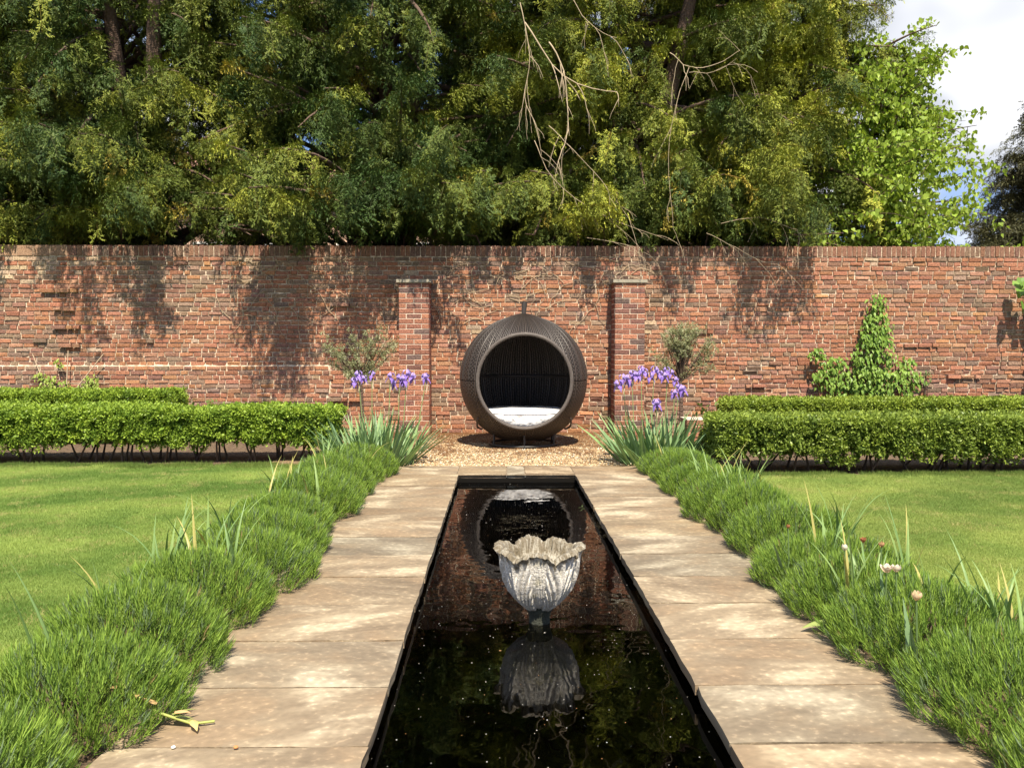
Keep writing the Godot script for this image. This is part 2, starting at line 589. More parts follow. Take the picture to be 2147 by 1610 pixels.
func wall_colour(x: float, y: float) -> Color:
	var pal := [Color(0.36, 0.155, 0.088), Color(0.33, 0.140, 0.085), Color(0.36, 0.190, 0.120), Color(0.25, 0.130, 0.095), Color(0.25, 0.175, 0.125), Color(0.165, 0.120, 0.095), Color(0.38, 0.185, 0.090), Color(0.46, 0.35, 0.25)]
	var f := nz.get_noise_2d(x * 0.9, y * 1.6) + rr(-0.35, 0.35)
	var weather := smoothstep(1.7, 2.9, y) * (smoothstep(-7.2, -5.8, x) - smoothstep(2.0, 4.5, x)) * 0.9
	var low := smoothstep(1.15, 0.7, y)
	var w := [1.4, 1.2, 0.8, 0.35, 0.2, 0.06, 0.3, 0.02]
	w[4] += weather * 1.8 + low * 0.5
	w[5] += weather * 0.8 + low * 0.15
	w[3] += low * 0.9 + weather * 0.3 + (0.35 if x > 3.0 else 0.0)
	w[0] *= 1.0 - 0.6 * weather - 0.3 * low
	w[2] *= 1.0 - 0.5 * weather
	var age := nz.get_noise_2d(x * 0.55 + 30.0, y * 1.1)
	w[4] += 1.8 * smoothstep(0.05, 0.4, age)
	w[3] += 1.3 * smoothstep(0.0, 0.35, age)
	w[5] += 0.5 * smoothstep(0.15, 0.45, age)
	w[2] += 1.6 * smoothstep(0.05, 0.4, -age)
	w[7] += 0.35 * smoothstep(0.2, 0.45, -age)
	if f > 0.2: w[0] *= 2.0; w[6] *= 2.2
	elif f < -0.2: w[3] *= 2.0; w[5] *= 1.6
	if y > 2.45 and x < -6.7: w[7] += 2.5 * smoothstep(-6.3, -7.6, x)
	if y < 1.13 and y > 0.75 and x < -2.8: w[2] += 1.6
	var sum := 0.0
	for k in w: sum += k
	var pick := rng.randf() * sum
	var c: Color = pal[0]
	for k in w.size():
		pick -= w[k]
		if pick <= 0.0:
			c = pal[k]
			break
	var t := rr(0.88, 1.14)
	c = c.lerp(Color(0.40, 0.215, 0.125), 0.14)
	return Color(c.r * t, c.g * t * rr(0.95, 1.05), c.b * t * rr(0.93, 1.07))

func mortar_depth(x: float, y: float) -> float:
	var e := 0.0155 + 0.003 * nz2.get_noise_2d(x * 2.2, y * 3.0)
	e += 0.04 * smoothstep(1.5, 1.0, y) * smoothstep(1.0, 2.5, x) * maxf(0.0, nz2.get_noise_2d(x * 0.9 + 40.0, y * 1.4) + 0.15)
	if x < -2.9 and y < 1.12: e -= 0.03
	return e

func garden_wall() -> void:
	var wall := thing("brick_wall", "old weathered red brick garden wall with a soldier-course top behind the woven pod", "wall", Vector3(0, 0, WALL_Z))
	var x0 := -11.5
	var x1 := 11.5
	# mortar core with an uneven face
	var m := MB.new()
	var rows := []
	for i in 61:
		var y := -0.1 + 3.03 * i / 60.0
		var row := []
		for j in 231:
			var x := lerpf(x0, x1, j / 230.0)
			var e := mortar_depth(x, y)
			row.append(Vector3(x, y, -e))
		rows.append(row)
	m.sheet(rows)
	m.quad(Vector3(x1, -0.1, -0.44), Vector3(x0, -0.1, -0.44), Vector3(x0, 2.93, -0.44), Vector3(x1, 2.93, -0.44))
	m.quad(Vector3(x0, -0.1, -0.44), Vector3(x0, -0.1, 0.0), Vector3(x0, 2.93, 0.0), Vector3(x0, 2.93, -0.44))
	m.quad(Vector3(x1, -0.1, 0.0), Vector3(x1, -0.1, -0.44), Vector3(x1, 2.93, -0.44), Vector3(x1, 2.93, 0.0))
	m.quad(Vector3(x0, 2.93, -0.02), Vector3(x1, 2.93, -0.02), Vector3(x1, 2.93, -0.44), Vector3(x0, 2.93, -0.44))
	part("mortar", m.done(), M.mortar, wall)
	# bricks, course by course
	var all := []
	var ph := 0.0751
	for c in 39:
		var y := c * ph
		var x := x0 + rr(0.0, 0.2)
		var run := c % 3
		while x < x1:
			var w := 0.222 * rr(0.94, 1.06)
			if run % 3 == 2 or rng.randf() < 0.12: w = 0.106 * rr(0.9, 1.1)
			run += 1
			all.append([x, x + w, y + 0.006, y + ph - 0.008])
			x += w + 0.014
	var near := []
	for k in all.size():
		var bx: float = (all[k][0] + all[k][1]) * 0.5
		var by: float = (all[k][2] + all[k][3]) * 0.5
		if Vector2(bx - 0.35, (by - 1.0)).length() < 1.08 or by < 0.12: continue
		if absf(bx + 1.42) < 0.34 or absf(bx - 2.1) < 0.34: continue
		near.append([Vector3(bx, by - CAM_H, WALL_Z).length() - 0.1 * (all[k][1] - all[k][0]), k])
	near.sort_custom(func(a, b): return a[0] < b[0])
	var single := {}
	for k in 300: single[near[k][1]] = true
	# ledges: courses that stand out, as x0, x1, height, how far
	var proud := []
	for s in [[115, 178, 609, 0.055], [128, 162, 652, 0.06], [119, 183, 687, 0.07], [136, 168, 722, 0.07], [73, 102, 717, 0.04], [700, 750, 640, 0.05], [712, 745, 735, 0.05], [316, 336, 716, 0.05], [705, 752, 838, 0.06], [1460, 1500, 700, 0.04], [1560, 1610, 812, 0.05], [2010, 2060, 786, 0.05], [1905, 1960, 720, 0.03]]:
		var a := P(s[0], s[2], 13.8)
		var b := P(s[1], s[2], 13.8)
		proud.append([a.x, b.x, a.y, s[3]])
	var mass := MB.new()
	for k in all.size():
		var q: Array = all[k]
		var bx: float = (q[0] + q[1]) * 0.5
		var by: float = (q[2] + q[3]) * 0.5
		var dz := rr(-0.003, 0.005)
		var wear := 1.0
		var decay := smoothstep(1.55, 1.0, by) * smoothstep(0.9, 2.6, bx) + 0.35 * smoothstep(1.2, 0.6, by) + 0.3 * smoothstep(2.2, 2.9, by) * smoothstep(3.5, 5.0, bx)
		var er := nz2.get_noise_2d(bx * 1.1, by * 2.0)
		if rng.randf() < 0.07 + 0.42 * decay:
			dz -= rr(0.004, 0.028) * (0.5 + decay)
			wear = 2.2
		elif rng.randf() < 0.06 + 0.22 * decay:
			dz += rr(0.004, 0.014)
		if er > 0.42: dz -= 0.012; wear = 2.0
		if bx < -2.9 and by < 1.12: dz += 0.03
		dz = maxf(dz, 0.014 * wear * 0.75 - mortar_depth(bx, by))
		for pr in proud:
			if bx > pr[0] - 0.05 and bx < pr[1] + 0.05 and absf(by - pr[2]) < ph * 0.5: dz = pr[3]
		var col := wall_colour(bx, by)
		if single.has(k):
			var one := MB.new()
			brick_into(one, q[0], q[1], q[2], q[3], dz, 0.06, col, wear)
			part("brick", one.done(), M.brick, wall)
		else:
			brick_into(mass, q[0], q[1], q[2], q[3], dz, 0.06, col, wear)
	part("brickwork", mass.done(), M.brick, wall).set_meta("kind", "stuff")
	# bricks on edge along the top
	var x := x0
	while x < x1:
		var pale := x < -7.35
		var w := (0.26 if pale else 0.074) * rr(0.95, 1.05)
		var one := MB.new()
		var c := wall_colour(x, 2.6)
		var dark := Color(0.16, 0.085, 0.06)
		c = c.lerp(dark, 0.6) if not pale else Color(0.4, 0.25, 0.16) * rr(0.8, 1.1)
		var lift := rr(-0.004, 0.004)
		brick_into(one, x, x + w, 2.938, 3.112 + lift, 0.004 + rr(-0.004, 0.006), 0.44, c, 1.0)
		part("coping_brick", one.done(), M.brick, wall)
		x += w + 0.009
	var bed := MB.new()
	bed.box(Vector3(x0, 2.931, -0.43), Vector3(x1, 3.098, -0.007))
	part("coping_mortar", bed.done(), M.mortar, wall)

func pillar(px: float, label: String) -> void:
	var w := 0.49
	var dep := 0.45
	var t := thing("brick_pillar", label, "pillar", Vector3(px, 0, WALL_Z + 0.006), 0.0, "brick pillars beside the pod")
	var core := MB.new()
	core.box(Vector3(-w / 2 + 0.006, -0.05, 0.0), Vector3(w / 2 - 0.006, 2.47, dep - 0.008))
	part("mortar", core.done(), M.pale_mortar, t)
	var ph := 0.0823
	for c in 30:
		var y := c * ph
		var rows := [[0.0, 0.5], [0.5, 1.0]] if c % 2 == 0 else [[0.0, 0.25], [0.25, 0.75], [0.75, 1.0]]
		for s in rows:
			var one := MB.new()
			var col := [Color(0.32, 0.135, 0.085), Color(0.29, 0.125, 0.083), Color(0.37, 0.165, 0.10), Color(0.20, 0.095, 0.075), Color(0.13, 0.085, 0.075)][[0, 0, 1, 1, 2, 2, 3, 4][rng.randi() % 8]] as Color
			col = col * rr(0.85, 1.15)
			brick_into(one, -w / 2 + w * s[0] + 0.005, -w / 2 + w * s[1] - 0.005, y + 0.006, y + ph - 0.006, dep + rr(-0.002, 0.002), 0.1, col, 0.5)
			part("brick", one.done(), M.brick, t)
		for sd in [-1.0, 1.0]:
			var spans := [[0.0, 0.33]] if c % 2 == 0 else [[0.0, 0.12], [0.12, 0.33]]
			for s in spans:
				var one := MB.new()
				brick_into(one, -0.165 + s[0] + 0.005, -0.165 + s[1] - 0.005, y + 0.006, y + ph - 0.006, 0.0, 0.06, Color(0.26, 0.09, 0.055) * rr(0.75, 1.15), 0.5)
				part("brick", one.done(), M.brick, t, Transform3D(Basis(Vector3.UP, sd * PI / 2), Vector3(sd * w / 2, 0, 0.17)))
	var cap := MB.new()
	cap.box(Vector3(-w / 2 - 0.03, 2.472, -0.0), Vector3(w / 2 + 0.03, 2.522, dep + 0.03))
	part("cap_stone", cap.done(), M.slab, t)

func planter() -> void:
	# the low brick corner beside the irises
	var t := thing("brick_planter", "low brick edging pier between the irises and the long box hedge", "planter", Vector3(2.55, 0, -10.55))
	var core := MB.new()
	core.box(Vector3(-0.2, -0.03, -0.2), Vector3(0.2, 0.5, 0.2))
	part("mortar", core.done(), M.pale_mortar, t)
	for c in 7:
		for s in 2:
			var one := MB.new()
			var cut := 0.0 if c % 2 == 0 else 0.1
			brick_into(one, -0.215 if s == 0 else cut + 0.005, cut - 0.005 if s == 0 else 0.215, c * 0.075 + 0.006, c * 0.075 + 0.069, 0.212, 0.1, Color(0.40, 0.19, 0.12) * rr(0.8, 1.1), 1.0)
			part("brick", one.done(), M.brick, t)
			var two := MB.new()
			brick_into(two, -0.205 if s == 0 else cut + 0.005, cut - 0.005 if s == 0 else 0.205, c * 0.075 + 0.006, c * 0.075 + 0.069, 0.212, 0.1, Color(0.38, 0.17, 0.11) * rr(0.8, 1.1), 1.0)
			part("brick", two.done(), M.brick, t, Transform3D(Basis(Vector3.UP, -PI / 2), Vector3.ZERO))
	var top := MB.new()
	top.box(Vector3(-0.213, 0.521, -0.213), Vector3(0.213, 0.53, 0.213))
	part("top_bed", top.done(), M.pale_mortar, t)

# ---------------------------------------------------------------- pod chair and cushion
func pod() -> void:
	var c := Vector3(0.325, 0.965, -12.12)
	var t := thing("pod_daybed", "round dark brown woven apple-shaped garden daybed with a big circular opening", "daybed", Vector3(c.x, 0, c.z))
	var r := 0.93
	var open := asin(0.655 / r)
	for half in 2:
		for skin in 2:
			var m := MB.new()
			var rad := r if skin == 0 else r - 0.035
			var rows := []
			var uvs := []
			var keep := []
			var nth := 200
			var nph := 46
			for i in nph + 1:
				var ph := lerpf(-PI / 2, 0.0, float(i) / nph) if half == 0 else lerpf(0.0, PI / 2, float(i) / nph)
				if half == 1 and i == 0 and skin == 0: ph = 0.006
				if half == 0 and i == nph and skin == 0: ph = -0.006
				var row := []
				var ur := []
				var kr := []
				for j in nth + 1:
					var th := TAU * j / nth
					var d := Vector3(sin(th) * cos(ph), sin(ph), cos(th) * cos(ph))
					var inside := d.angle_to(Vector3.BACK) < open
					if inside:
						var flat := Vector3(d.x, d.y, 0)
						flat = flat.normalized() if flat.length() > 1e-5 else Vector3.RIGHT
						d = flat * sin(open) + Vector3.BACK * cos(open)
					kr.append(inside)
					var rs := rad
					# an apple shoulder that rises a little to the stalk, a flattened foot
					if half == 1 and ph > 1.2: rs += 0.035 * smoothstep(1.2, 1.57, ph)
					var pnt := d * rs
					if pnt.y < -0.86: pnt.y = -0.86 - (pnt.y + 0.86) * -0.3
					row.append(pnt)
					ur.append(Vector2(float(j) / nth, ph / PI + 0.5))
				rows.append(row); uvs.append(ur); keep.append(kr)
			for i in nph:
				for j in nth:
					if keep[i][j] and keep[i][j + 1] and keep[i + 1][j] and keep[i + 1][j + 1]: continue
					var k := m.v.size()
					for q in [[i, j], [i, j + 1], [i + 1, j + 1], [i + 1, j]]:
						var p: Vector3 = rows[q[0]][q[1]]
						m.v.append(p)
						m.n.append(p.normalized() * (1.0 if skin == 0 else -1.0))
						m.c.append(Color.WHITE)
						m.t.append(uvs[q[0]][q[1]])
					if skin == 0: m.x.append_array(PackedInt32Array([k, k + 2, k + 1, k, k + 3, k + 2]))
					else: m.x.append_array(PackedInt32Array([k, k + 1, k + 2, k, k + 2, k + 3]))
			part(["lower_shell", "upper_shell"][half] if skin == 0 else ["lower_lining", "upper_lining"][half], m.done(), M.wicker if skin == 0 else M.wicker_in, t, Transform3D(Basis(), Vector3(0, c.y, 0)))
	# rim of the opening
	var pts := PackedVector3Array()
	var rad2 := PackedFloat32Array()
	for i in 97:
		var a := TAU * i / 96
		pts.append(Vector3(cos(a) * 0.655, c.y + sin(a) * 0.655, cos(open) * r - 0.012))
		rad2.append(0.028)
	var rm := MB.new()
	rm.tube(pts, rad2, 8)
	part("rim", rm.done(), M.rim, t)
	# meridian welts outside, frame ribs and a middle hoop inside
	for k in 28:
		var th := TAU * (k + 0.5) / 28
		for side in 2:
			var seg := PackedVector3Array()
			var rads := PackedFloat32Array()
			for i in 41:
				var ph := lerpf(-1.25, 1.5, i / 40.0) if side == 1 else lerpf(0.02, 1.5, i / 40.0)
				var d := Vector3(sin(th) * cos(ph), sin(ph), cos(th) * cos(ph))
				if d.angle_to(Vector3.BACK) < open + 0.03:
					if seg.size() > 1:
						part("welt" if side == 0 else "rib", rods([[seg, rads]], 5), M.frame, t, Transform3D(Basis(), Vector3(0, c.y, 0)))
					seg = PackedVector3Array()
					rads = PackedFloat32Array()
					continue
				seg.append(d * (r + 0.001 if side == 0 else r - 0.042))
				rads.append(0.006 if side == 0 else 0.012)
			if seg.size() > 1:
				part("welt" if side == 0 else "rib", rods([[seg, rads]], 5), M.frame, t, Transform3D(Basis(), Vector3(0, c.y, 0)))
	var hp := PackedVector3Array()
	var hr := PackedFloat32Array()
	for i in 61:
		var th := lerpf(open + 0.05, TAU - open - 0.05, i / 60.0)
		hp.append(Vector3(sin(th), 0.0, cos(th)) * (r - 0.048) + Vector3(0, c.y + 0.02, 0))
		hr.append(0.02)
	part("middle_hoop", rods([[hp, hr]], 6), M.frame, t)
	# stalk
	part("stalk", rods([[[Vector3(0, c.y + r - 0.02, 0), Vector3(0.005, c.y + r + 0.06, 0), Vector3(0.012, c.y + r + 0.15, 0), Vector3(0.02, c.y + r + 0.21, 0)], [0.032, 0.036, 0.042, 0.036]]], 10), M.frame, t)
	# hand grips
	for s in [-1.0, 1.0]:
		var gp := PackedVector3Array()
		var gr := PackedFloat32Array()
		for i in 15:
			var a := PI * i / 14
			var ang := Vector3(s * 0.62, -0.62 + 0.12 * cos(a), 0.0)
			ang.z = sqrt(maxf(0.0, 0.80 - ang.x * ang.x - ang.y * ang.y))
			gp.append(ang.normalized() * (r + 0.012 + 0.03 * sin(a)) + Vector3(0, c.y, 0))
			gr.append(0.014)
		part("hand_grip", rods([[gp, gr]], 6), M.rim, t)
	# feet and floor ring
	var fp := PackedVector3Array()
	var fr := PackedFloat32Array()
	for i in 49:
		var a := TAU * i / 48
		fp.append(Vector3(cos(a) * 0.5, 0.03, sin(a) * 0.5))
		fr.append(0.018)
	part("floor_ring", rods([[fp, fr]], 6), M.metal, t)
	for k in 6:
		var a := TAU * k / 6 + PI / 2
		var q := Vector3(cos(a) * 0.5, 0.0, sin(a) * 0.5)
		part("foot", rods([[[q + Vector3(0, 0.0, 0), q + Vector3(0, 0.25, 0)], [0.016, 0.016]]], 8), M.metal, t)
	# the mattress inside
	var cu := thing("seat_cushion", "white round mattress lying inside the woven daybed", "cushion", Vector3(c.x, 0.30, c.z))
	var rows := []
	var prof := [[0.0, 0.0], [0.52, 0.0], [0.62, 0.01], [0.655, 0.05], [0.672, 0.11], [0.668, 0.17], [0.645, 0.215], [0.60, 0.235], [0.4, 0.245], [0.2, 0.25], [0.0, 0.25]]
	for pr in prof:
		var row := []
		for j in 73:
			var a := TAU * j / 72
			var p := Vector3(sin(a) * pr[0], pr[1], cos(a) * pr[0])
			if p.y > 0.15: p.y += 0.012 * nz2.get_noise_2d(p.x * 2.2, p.z * 2.2)
			if p.y < 0.1: p *= Vector3(0.9, 1, 0.9)
			p.z = minf(p.z, 0.585 + 0.0 * p.y)
			row.append(p)
		rows.append(row)
	var cm := MB.new()
	cm.sheet(rows)
	part("mattress", cm.done(), M.cloth, cu)
	var pp := PackedVector3Array()
	var pr2 := PackedFloat32Array()
	for j in 73:
		var a := TAU * j / 72
		var p := Vector3(sin(a) * 0.658, 0.205, cos(a) * 0.658)
		p.z = minf(p.z, 0.588)
		pp.append(p)
		pr2.append(0.008)
	part("piping", rods([[pp, pr2]], 6), M.cloth, cu)

# ---------------------------------------------------------------- urn
func urn() -> void:
	var t := thing("stone_urn", "pale carved stone urn of fluted leaves standing in the dark pool", "urn", Vector3(0.212, 0, -4.55))
	var nth := 288
	var nt := 72
	var rows := []
	var cols := []
	var inner := []
	var icol := []
	var prof := [[0.0, 0.055], [0.05, 0.085], [0.14, 0.122], [0.28, 0.160], [0.45, 0.186], [0.62, 0.199], [0.80, 0.206], [0.92, 0.213], [1.0, 0.222]]
	for i in nt + 1:
		var s := float(i) / nt
		var br := 0.0
		for k in prof.size() - 1:
			if s >= prof[k][0] and s <= prof[k + 1][0]:
				br = lerpf(prof[k][1], prof[k + 1][1], (s - prof[k][0]) / (prof[k + 1][0] - prof[k][0]))
		var row := []
		var cr := []
		for j in nth + 1:
			var th := TAU * j / nth
			var a := fposmod(th / TAU * 5.0 + 0.06, 1.0) - 0.5
			var big := absf(a) < 0.33
			var q := absf(a) / 0.33 if big else (absf(a) - 0.33) / 0.17
			var rad := br
			var groove := 0.0
			if big:
				# flutes fan out from the foot of each leaf and bend over at its margin
				var ph := 1.9 * q / (0.34 + 0.7 * s) - 1.9 * s
				groove = pow(0.5 + 0.5 * cos(TAU * ph), 2.0)
				rad += 0.012 * (1.0 - q * q) + 0.016 - 0.020 * groove * smoothstep(0.0, 0.15, q) * smoothstep(0.02, 0.15, s) * (1.0 - 0.9 * smoothstep(0.80, 0.94, s))
				rad += 0.008 * exp(-q * q * 60.0)
				rad -= 0.012 * smoothstep(0.86, 1.0, q)
			else:
				var qq := 1.0 - q
				groove = pow(0.5 + 0.5 * cos(TAU * (s * 1.6 + qq * 2.6)), 2.5)
				rad += -0.012 + 0.008 * q - 0.007 * groove * smoothstep(0.1, 0.3, s)
			# lobes of the rim: curl out over each leaf
			var lobe := pow(absf(cos(th * 3.5 + 0.5)), 0.55)
			var hgt := 0.290 + 0.062 * lobe + 0.010 * nz2.get_noise_2d(th * 4.0, 3.0)
			rad += 0.012 * smoothstep(0.82, 1.0, s) * lobe
			var y := 0.0 + s * hgt - 0.03 * smoothstep(0.93, 1.0, s) * lobe * 0.6
			var p := Vector3(sin(th) * rad, y, cos(th) * rad)
			var rough := nz2.get_noise_3d(p.x * 22.0, p.y * 22.0, p.z * 22.0)
			p += Vector3(sin(th), 0.4, cos(th)) * rough * (0.0022 + 0.009 * smoothstep(0.88, 1.0, s))
			row.append(p)
			var lich := smoothstep(0.82, 0.97, s + 0.18 * nz2.get_noise_3d(p.x * 14.0, p.y * 14.0, p.z * 14.0))
			var sp := smoothstep(0.2, 0.45, nz2.get_noise_3d(p.x * 40.0, p.y * 40.0, p.z * 40.0))
			var base := Color(0.60, 0.58, 0.545).lerp(Color(0.40, 0.36, 0.25), 0.6 * smoothstep(0.25, 0.6, nz.get_noise_3d(p.x * 12.0, p.y * 12.0, p.z * 12.0)))
			cr.append(base.lerp(Color(0.16, 0.13, 0.09).lerp(Color(0.36, 0.335, 0.28), sp), lich))
		rows.append(row)
		cols.append(cr)
	var m := MB.new()
	m.sheet(rows, cols)
	# over the rim and down inside
	for i in 13:
		var s := float(i) / 12
		var row := []
		var cr := []
		for j in nth + 1:
			var p: Vector3 = rows[nt][j]
			var th := TAU * j / nth
			var flat := Vector3(p.x, 0, p.z)
			var q: Vector3
			if i <= 3: q = flat * (1.0 - 0.075 * i) + Vector3(0, p.y + 0.018 * sin(PI * i / 3.0), 0)
			else: q = flat * lerpf(0.775, 0.0, pow((i - 3) / 9.0, 1.6)) + Vector3(0, lerpf(p.y, 0.19, pow((i - 3) / 9.0, 0.55)), 0)
			q += Vector3(sin(th), 1, cos(th)) * 0.008 * nz2.get_noise_3d(q.x * 25.0, q.y * 25.0, q.z * 25.0) * (1.0 if i < 12 and i > 0 else 0.0)
			row.append(q)
			var sp := smoothstep(-0.1, 0.35, nz2.get_noise_3d(q.x * 30.0, q.y * 30.0, q.z * 30.0))
			cr.append(Color(0.16, 0.13, 0.09).lerp(Color(0.34, 0.315, 0.26), sp) if i < 6 else Color(0.36, 0.33, 0.275))
		inner.append(row)
		icol.append(cr)
	m.sheet(inner, icol)
	part("bowl", m.done(), M.urn, t)
	# turned foot, standing on the bottom of the pool
	var foot := []
	var fc := []
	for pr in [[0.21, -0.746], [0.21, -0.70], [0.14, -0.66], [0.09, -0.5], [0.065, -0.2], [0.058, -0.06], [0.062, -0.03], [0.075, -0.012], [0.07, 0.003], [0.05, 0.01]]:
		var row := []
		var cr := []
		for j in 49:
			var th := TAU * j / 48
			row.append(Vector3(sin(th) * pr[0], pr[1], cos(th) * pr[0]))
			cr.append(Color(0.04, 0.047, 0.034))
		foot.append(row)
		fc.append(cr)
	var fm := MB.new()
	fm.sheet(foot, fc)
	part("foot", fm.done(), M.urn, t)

# ---------------------------------------------------------------- plants: shapes shared by many
var bough: Array = []
var leaf_lime: ArrayMesh
var leaf_clump: ArrayMesh
var leaf_olive: ArrayMesh
var leaf_pear: ArrayMesh
var shoot: Array = []
var tuft: Array = []

func make_plant_shapes() -> void:
	# yew bough: a drooping branchlet about a metre long hung with flat needled sprays
	for k in 5:
		var m := MB.new()
		var axis := bent_path(Vector3.ZERO, Vector3(0, 0.12, 1), 1.0, rr(0.5, 1.1), 8, 0.10)
		m.tube(axis, taper(9, 0.010, 0.004), 3, Color(0.55, 0.42, 0.35))
		for i in 34:
			var s := 0.04 + 0.96 * i / 33.0
			var fi := s * 8.0
			var ii := mini(int(fi), 7)
			var o := axis[ii].lerp(axis[ii + 1], fi - ii)
			var dir := (axis[ii + 1] - axis[ii]).normalized()
			var side := 1.0 if i % 2 == 0 else -1.0
			# short side twigs carry the sprays away from the axis; most hang, some stand up
			var q := (dir * rr(0.0, 0.8) + Vector3(side * rr(0.4, 1.0), rr(-0.5, 0.45), rr(-0.3, 0.3))).normalized()
			var o2 := o + q * rr(0.02, 0.2)
			var tail := rng.randf() < 0.45
			var out := (q * 0.5 + Vector3(rr(-0.9, 0.9), rr(-0.9, 0.7), rr(-0.9, 0.9))).normalized()
			if tail: out = Vector3(rr(-0.25, 0.25), -1, rr(-0.25, 0.25)).normalized()
			yew_spray(m, o2, out, rr(0.18, 0.30) if tail else rr(0.09, 0.17))
		bough.append(m.done())
	# broad heart-shaped leaf, folded at the midrib, one unit long, hanging along -y
	var l := MB.new()
	for z in [-1.0, 1.0]:
		l.quad(Vector3(0, 0, 0), Vector3(z * 0.3, 0.06, 0.06), Vector3(z * 0.46, -0.3, 0.11), Vector3(0, -0.4, 0), Color(0.95, 1, 0.95))
		l.tri(Vector3(0, -0.4, 0), Vector3(z * 0.46, -0.3, 0.11), Vector3(z * 0.2, -0.72, 0.05), Color(1, 1, 1))
		l.tri(Vector3(0, -0.4, 0), Vector3(z * 0.2, -0.72, 0.05), Vector3(0, -1.0, -0.04), Color(1.05, 1, 0.95))
	leaf_lime = l.done()
	# a cluster of small oval leaves (box, privet)
	var b := MB.new()
	for i in 40:
		var d := Vector3(rr(-1, 1), rr(-0.3, 1.0), rr(-1, 1)).normalized()
		var x := d.cross(Vector3(rr(-1, 1), rr(-1, 1), rr(-1, 1))).normalized()
		var o := d * 0.15 + Vector3(rr(-1.1, 1.1), rr(-0.7, 0.7), rr(-1.1, 1.1))
		var k := rr(0.7, 1.25)
		b.quad(o, o + d * 0.42 + x * 0.24, o + d * 0.95, o + d * 0.42 - x * 0.24, Color(k, k, k))
	leaf_clump = b.done()
	var ol := MB.new()
	for i in 8:
		var d := Vector3(rr(-1, 1), rr(-0.3, 1.0), rr(-1, 1)).normalized()
		var x := d.cross(Vector3(rr(-1, 1), rr(-1, 1), rr(-1, 1))).normalized()
		var o := Vector3(0, i * 0.12 - 0.3, 0)
		var k := rr(0.75, 1.2)
		ol.quad(o, o + d * 0.35 + x * 0.09, o + d * 0.8, o + d * 0.35 - x * 0.09, Color(k, k, k))
	leaf_olive = ol.done()
	var pe := MB.new()
	for z in [-1.0, 1.0]:
		pe.quad(Vector3(0, 0, 0), Vector3(z * 0.24, -0.22, 0.09), Vector3(z * 0.22, -0.6, 0.06), Vector3(0, -0.55, 0))
		pe.tri(Vector3(0, -0.55, 0), Vector3(z * 0.22, -0.6, 0.06), Vector3(0, -1, -0.1))
	leaf_pear = pe.done()
	# lavender shoot: an upright stem ringed with narrow leaves, one unit tall
	for k in 3:
		var s := MB.new()
		var lean := Vector3(rr(-0.15, 0.15), 0, rr(-0.15, 0.15))
		for i in 11:
			var f := i / 10.0
			var o := Vector3(0, 0.08 + 0.62 * f, 0) + lean * f * f
			var a := i * 2.4 + k
			var d := Vector3(cos(a) * (0.62 - 0.35 * f), 0.75 + 0.4 * f, sin(a) * (0.62 - 0.35 * f)).normalized()
			var x := d.cross(Vector3.UP).normalized()
			var len := rr(0.32, 0.5)
			var kk := 0.8 + 0.35 * f
			var mid := o + d * len * 0.5 - Vector3(0, 0.02, 0)
			var end := o + d * len
			s.quad(o - x * 0.012, o + x * 0.012, mid + x * 0.0155, mid - x * 0.0155, Color(kk, kk, kk))
			s.tri(mid - x * 0.0155, mid + x * 0.0155, end, Color(kk * 1.1, kk * 1.08, kk))
		shoot.append(s.done())
	# tuft of mown grass
	for k in 3:
		var g := MB.new()
		for i in 230:
			var a := rr(0, TAU)
			var o := Vector3(cos(a), 0, sin(a)) * 2.6 * sqrt(rng.randf())
			var d := Vector3(rr(-0.8, 0.8), 1, rr(-0.8, 0.8)).normalized()
			var x := d.cross(Vector3(rr(-1, 1), 0, rr(-1, 1))).normalized() * 0.055
			var hgt := rr(0.5, 1.1)
			var kk := rr(0.75, 1.25)
			g.tri(o - x, o + x, o + d * hgt, Color(kk, kk, kk * 0.95))
		tuft.append(g.done())

func yew_spray(m: MB, from: Vector3, d: Vector3, len: float) -> void:
	var axis := bent_path(from, d, len, rr(0.1, 0.6), 4, 0.12)
	var young := rr(0.8, 1.25)
	for i in 9:
		var s := 0.05 + 0.95 * i / 8.0
		var fi := s * 4.0
		var ii := mini(int(fi), 3)
		var a := axis[ii].lerp(axis[ii + 1], fi - ii)
		var dir := (axis[ii + 1] - axis[ii]).normalized()
		var cross := dir.cross(Vector3.UP)
		cross = cross.normalized() if cross.length() > 0.05 else Vector3.RIGHT
		var side := 1.0 if i % 2 == 0 else -1.0
		var e := (dir * rr(0.2, 0.8) + cross * side * rr(0.3, 1.0) + Vector3(rr(-0.4, 0.4), rr(-0.6, 0.6), rr(-0.4, 0.4))).normalized()
		if i == 8: e = dir
		var l2 := minf(0.085, len * (0.55 - 0.22 * s)) * rr(0.8, 1.2)
		var p := a
		for q in 3:
			var f := q / 3.0
			var nx := p + e * l2 / 3.0
			var across := e.cross(Vector3.UP)
			across = across.normalized() if across.length() > 0.05 else Vector3.RIGHT
			var tip := Color(0.75, 0.84, 0.9).lerp(Color(1.5, 1.4, 0.95), f * young)
			var wv := 0.017 * (1.0 - 0.3 * f)
			for z in [-1.0, 1.0]:
				m.tri(p, p + across * z * wv + e * 0.024 + Vector3(0, rr(-0.008, 0.008), 0), p + e * 0.014, tip)
				m.tri(p.lerp(nx, 0.5), p.lerp(nx, 0.5) + across * z * wv + e * 0.022 + Vector3(0, rr(-0.008, 0.008), 0), p.lerp(nx, 0.5) + e * 0.014, tip)
			m.tri(p - across * 0.004, p + across * 0.004, nx, tip)
			p = nx
			e = (e + Vector3(0, -0.08, 0)).normalized()

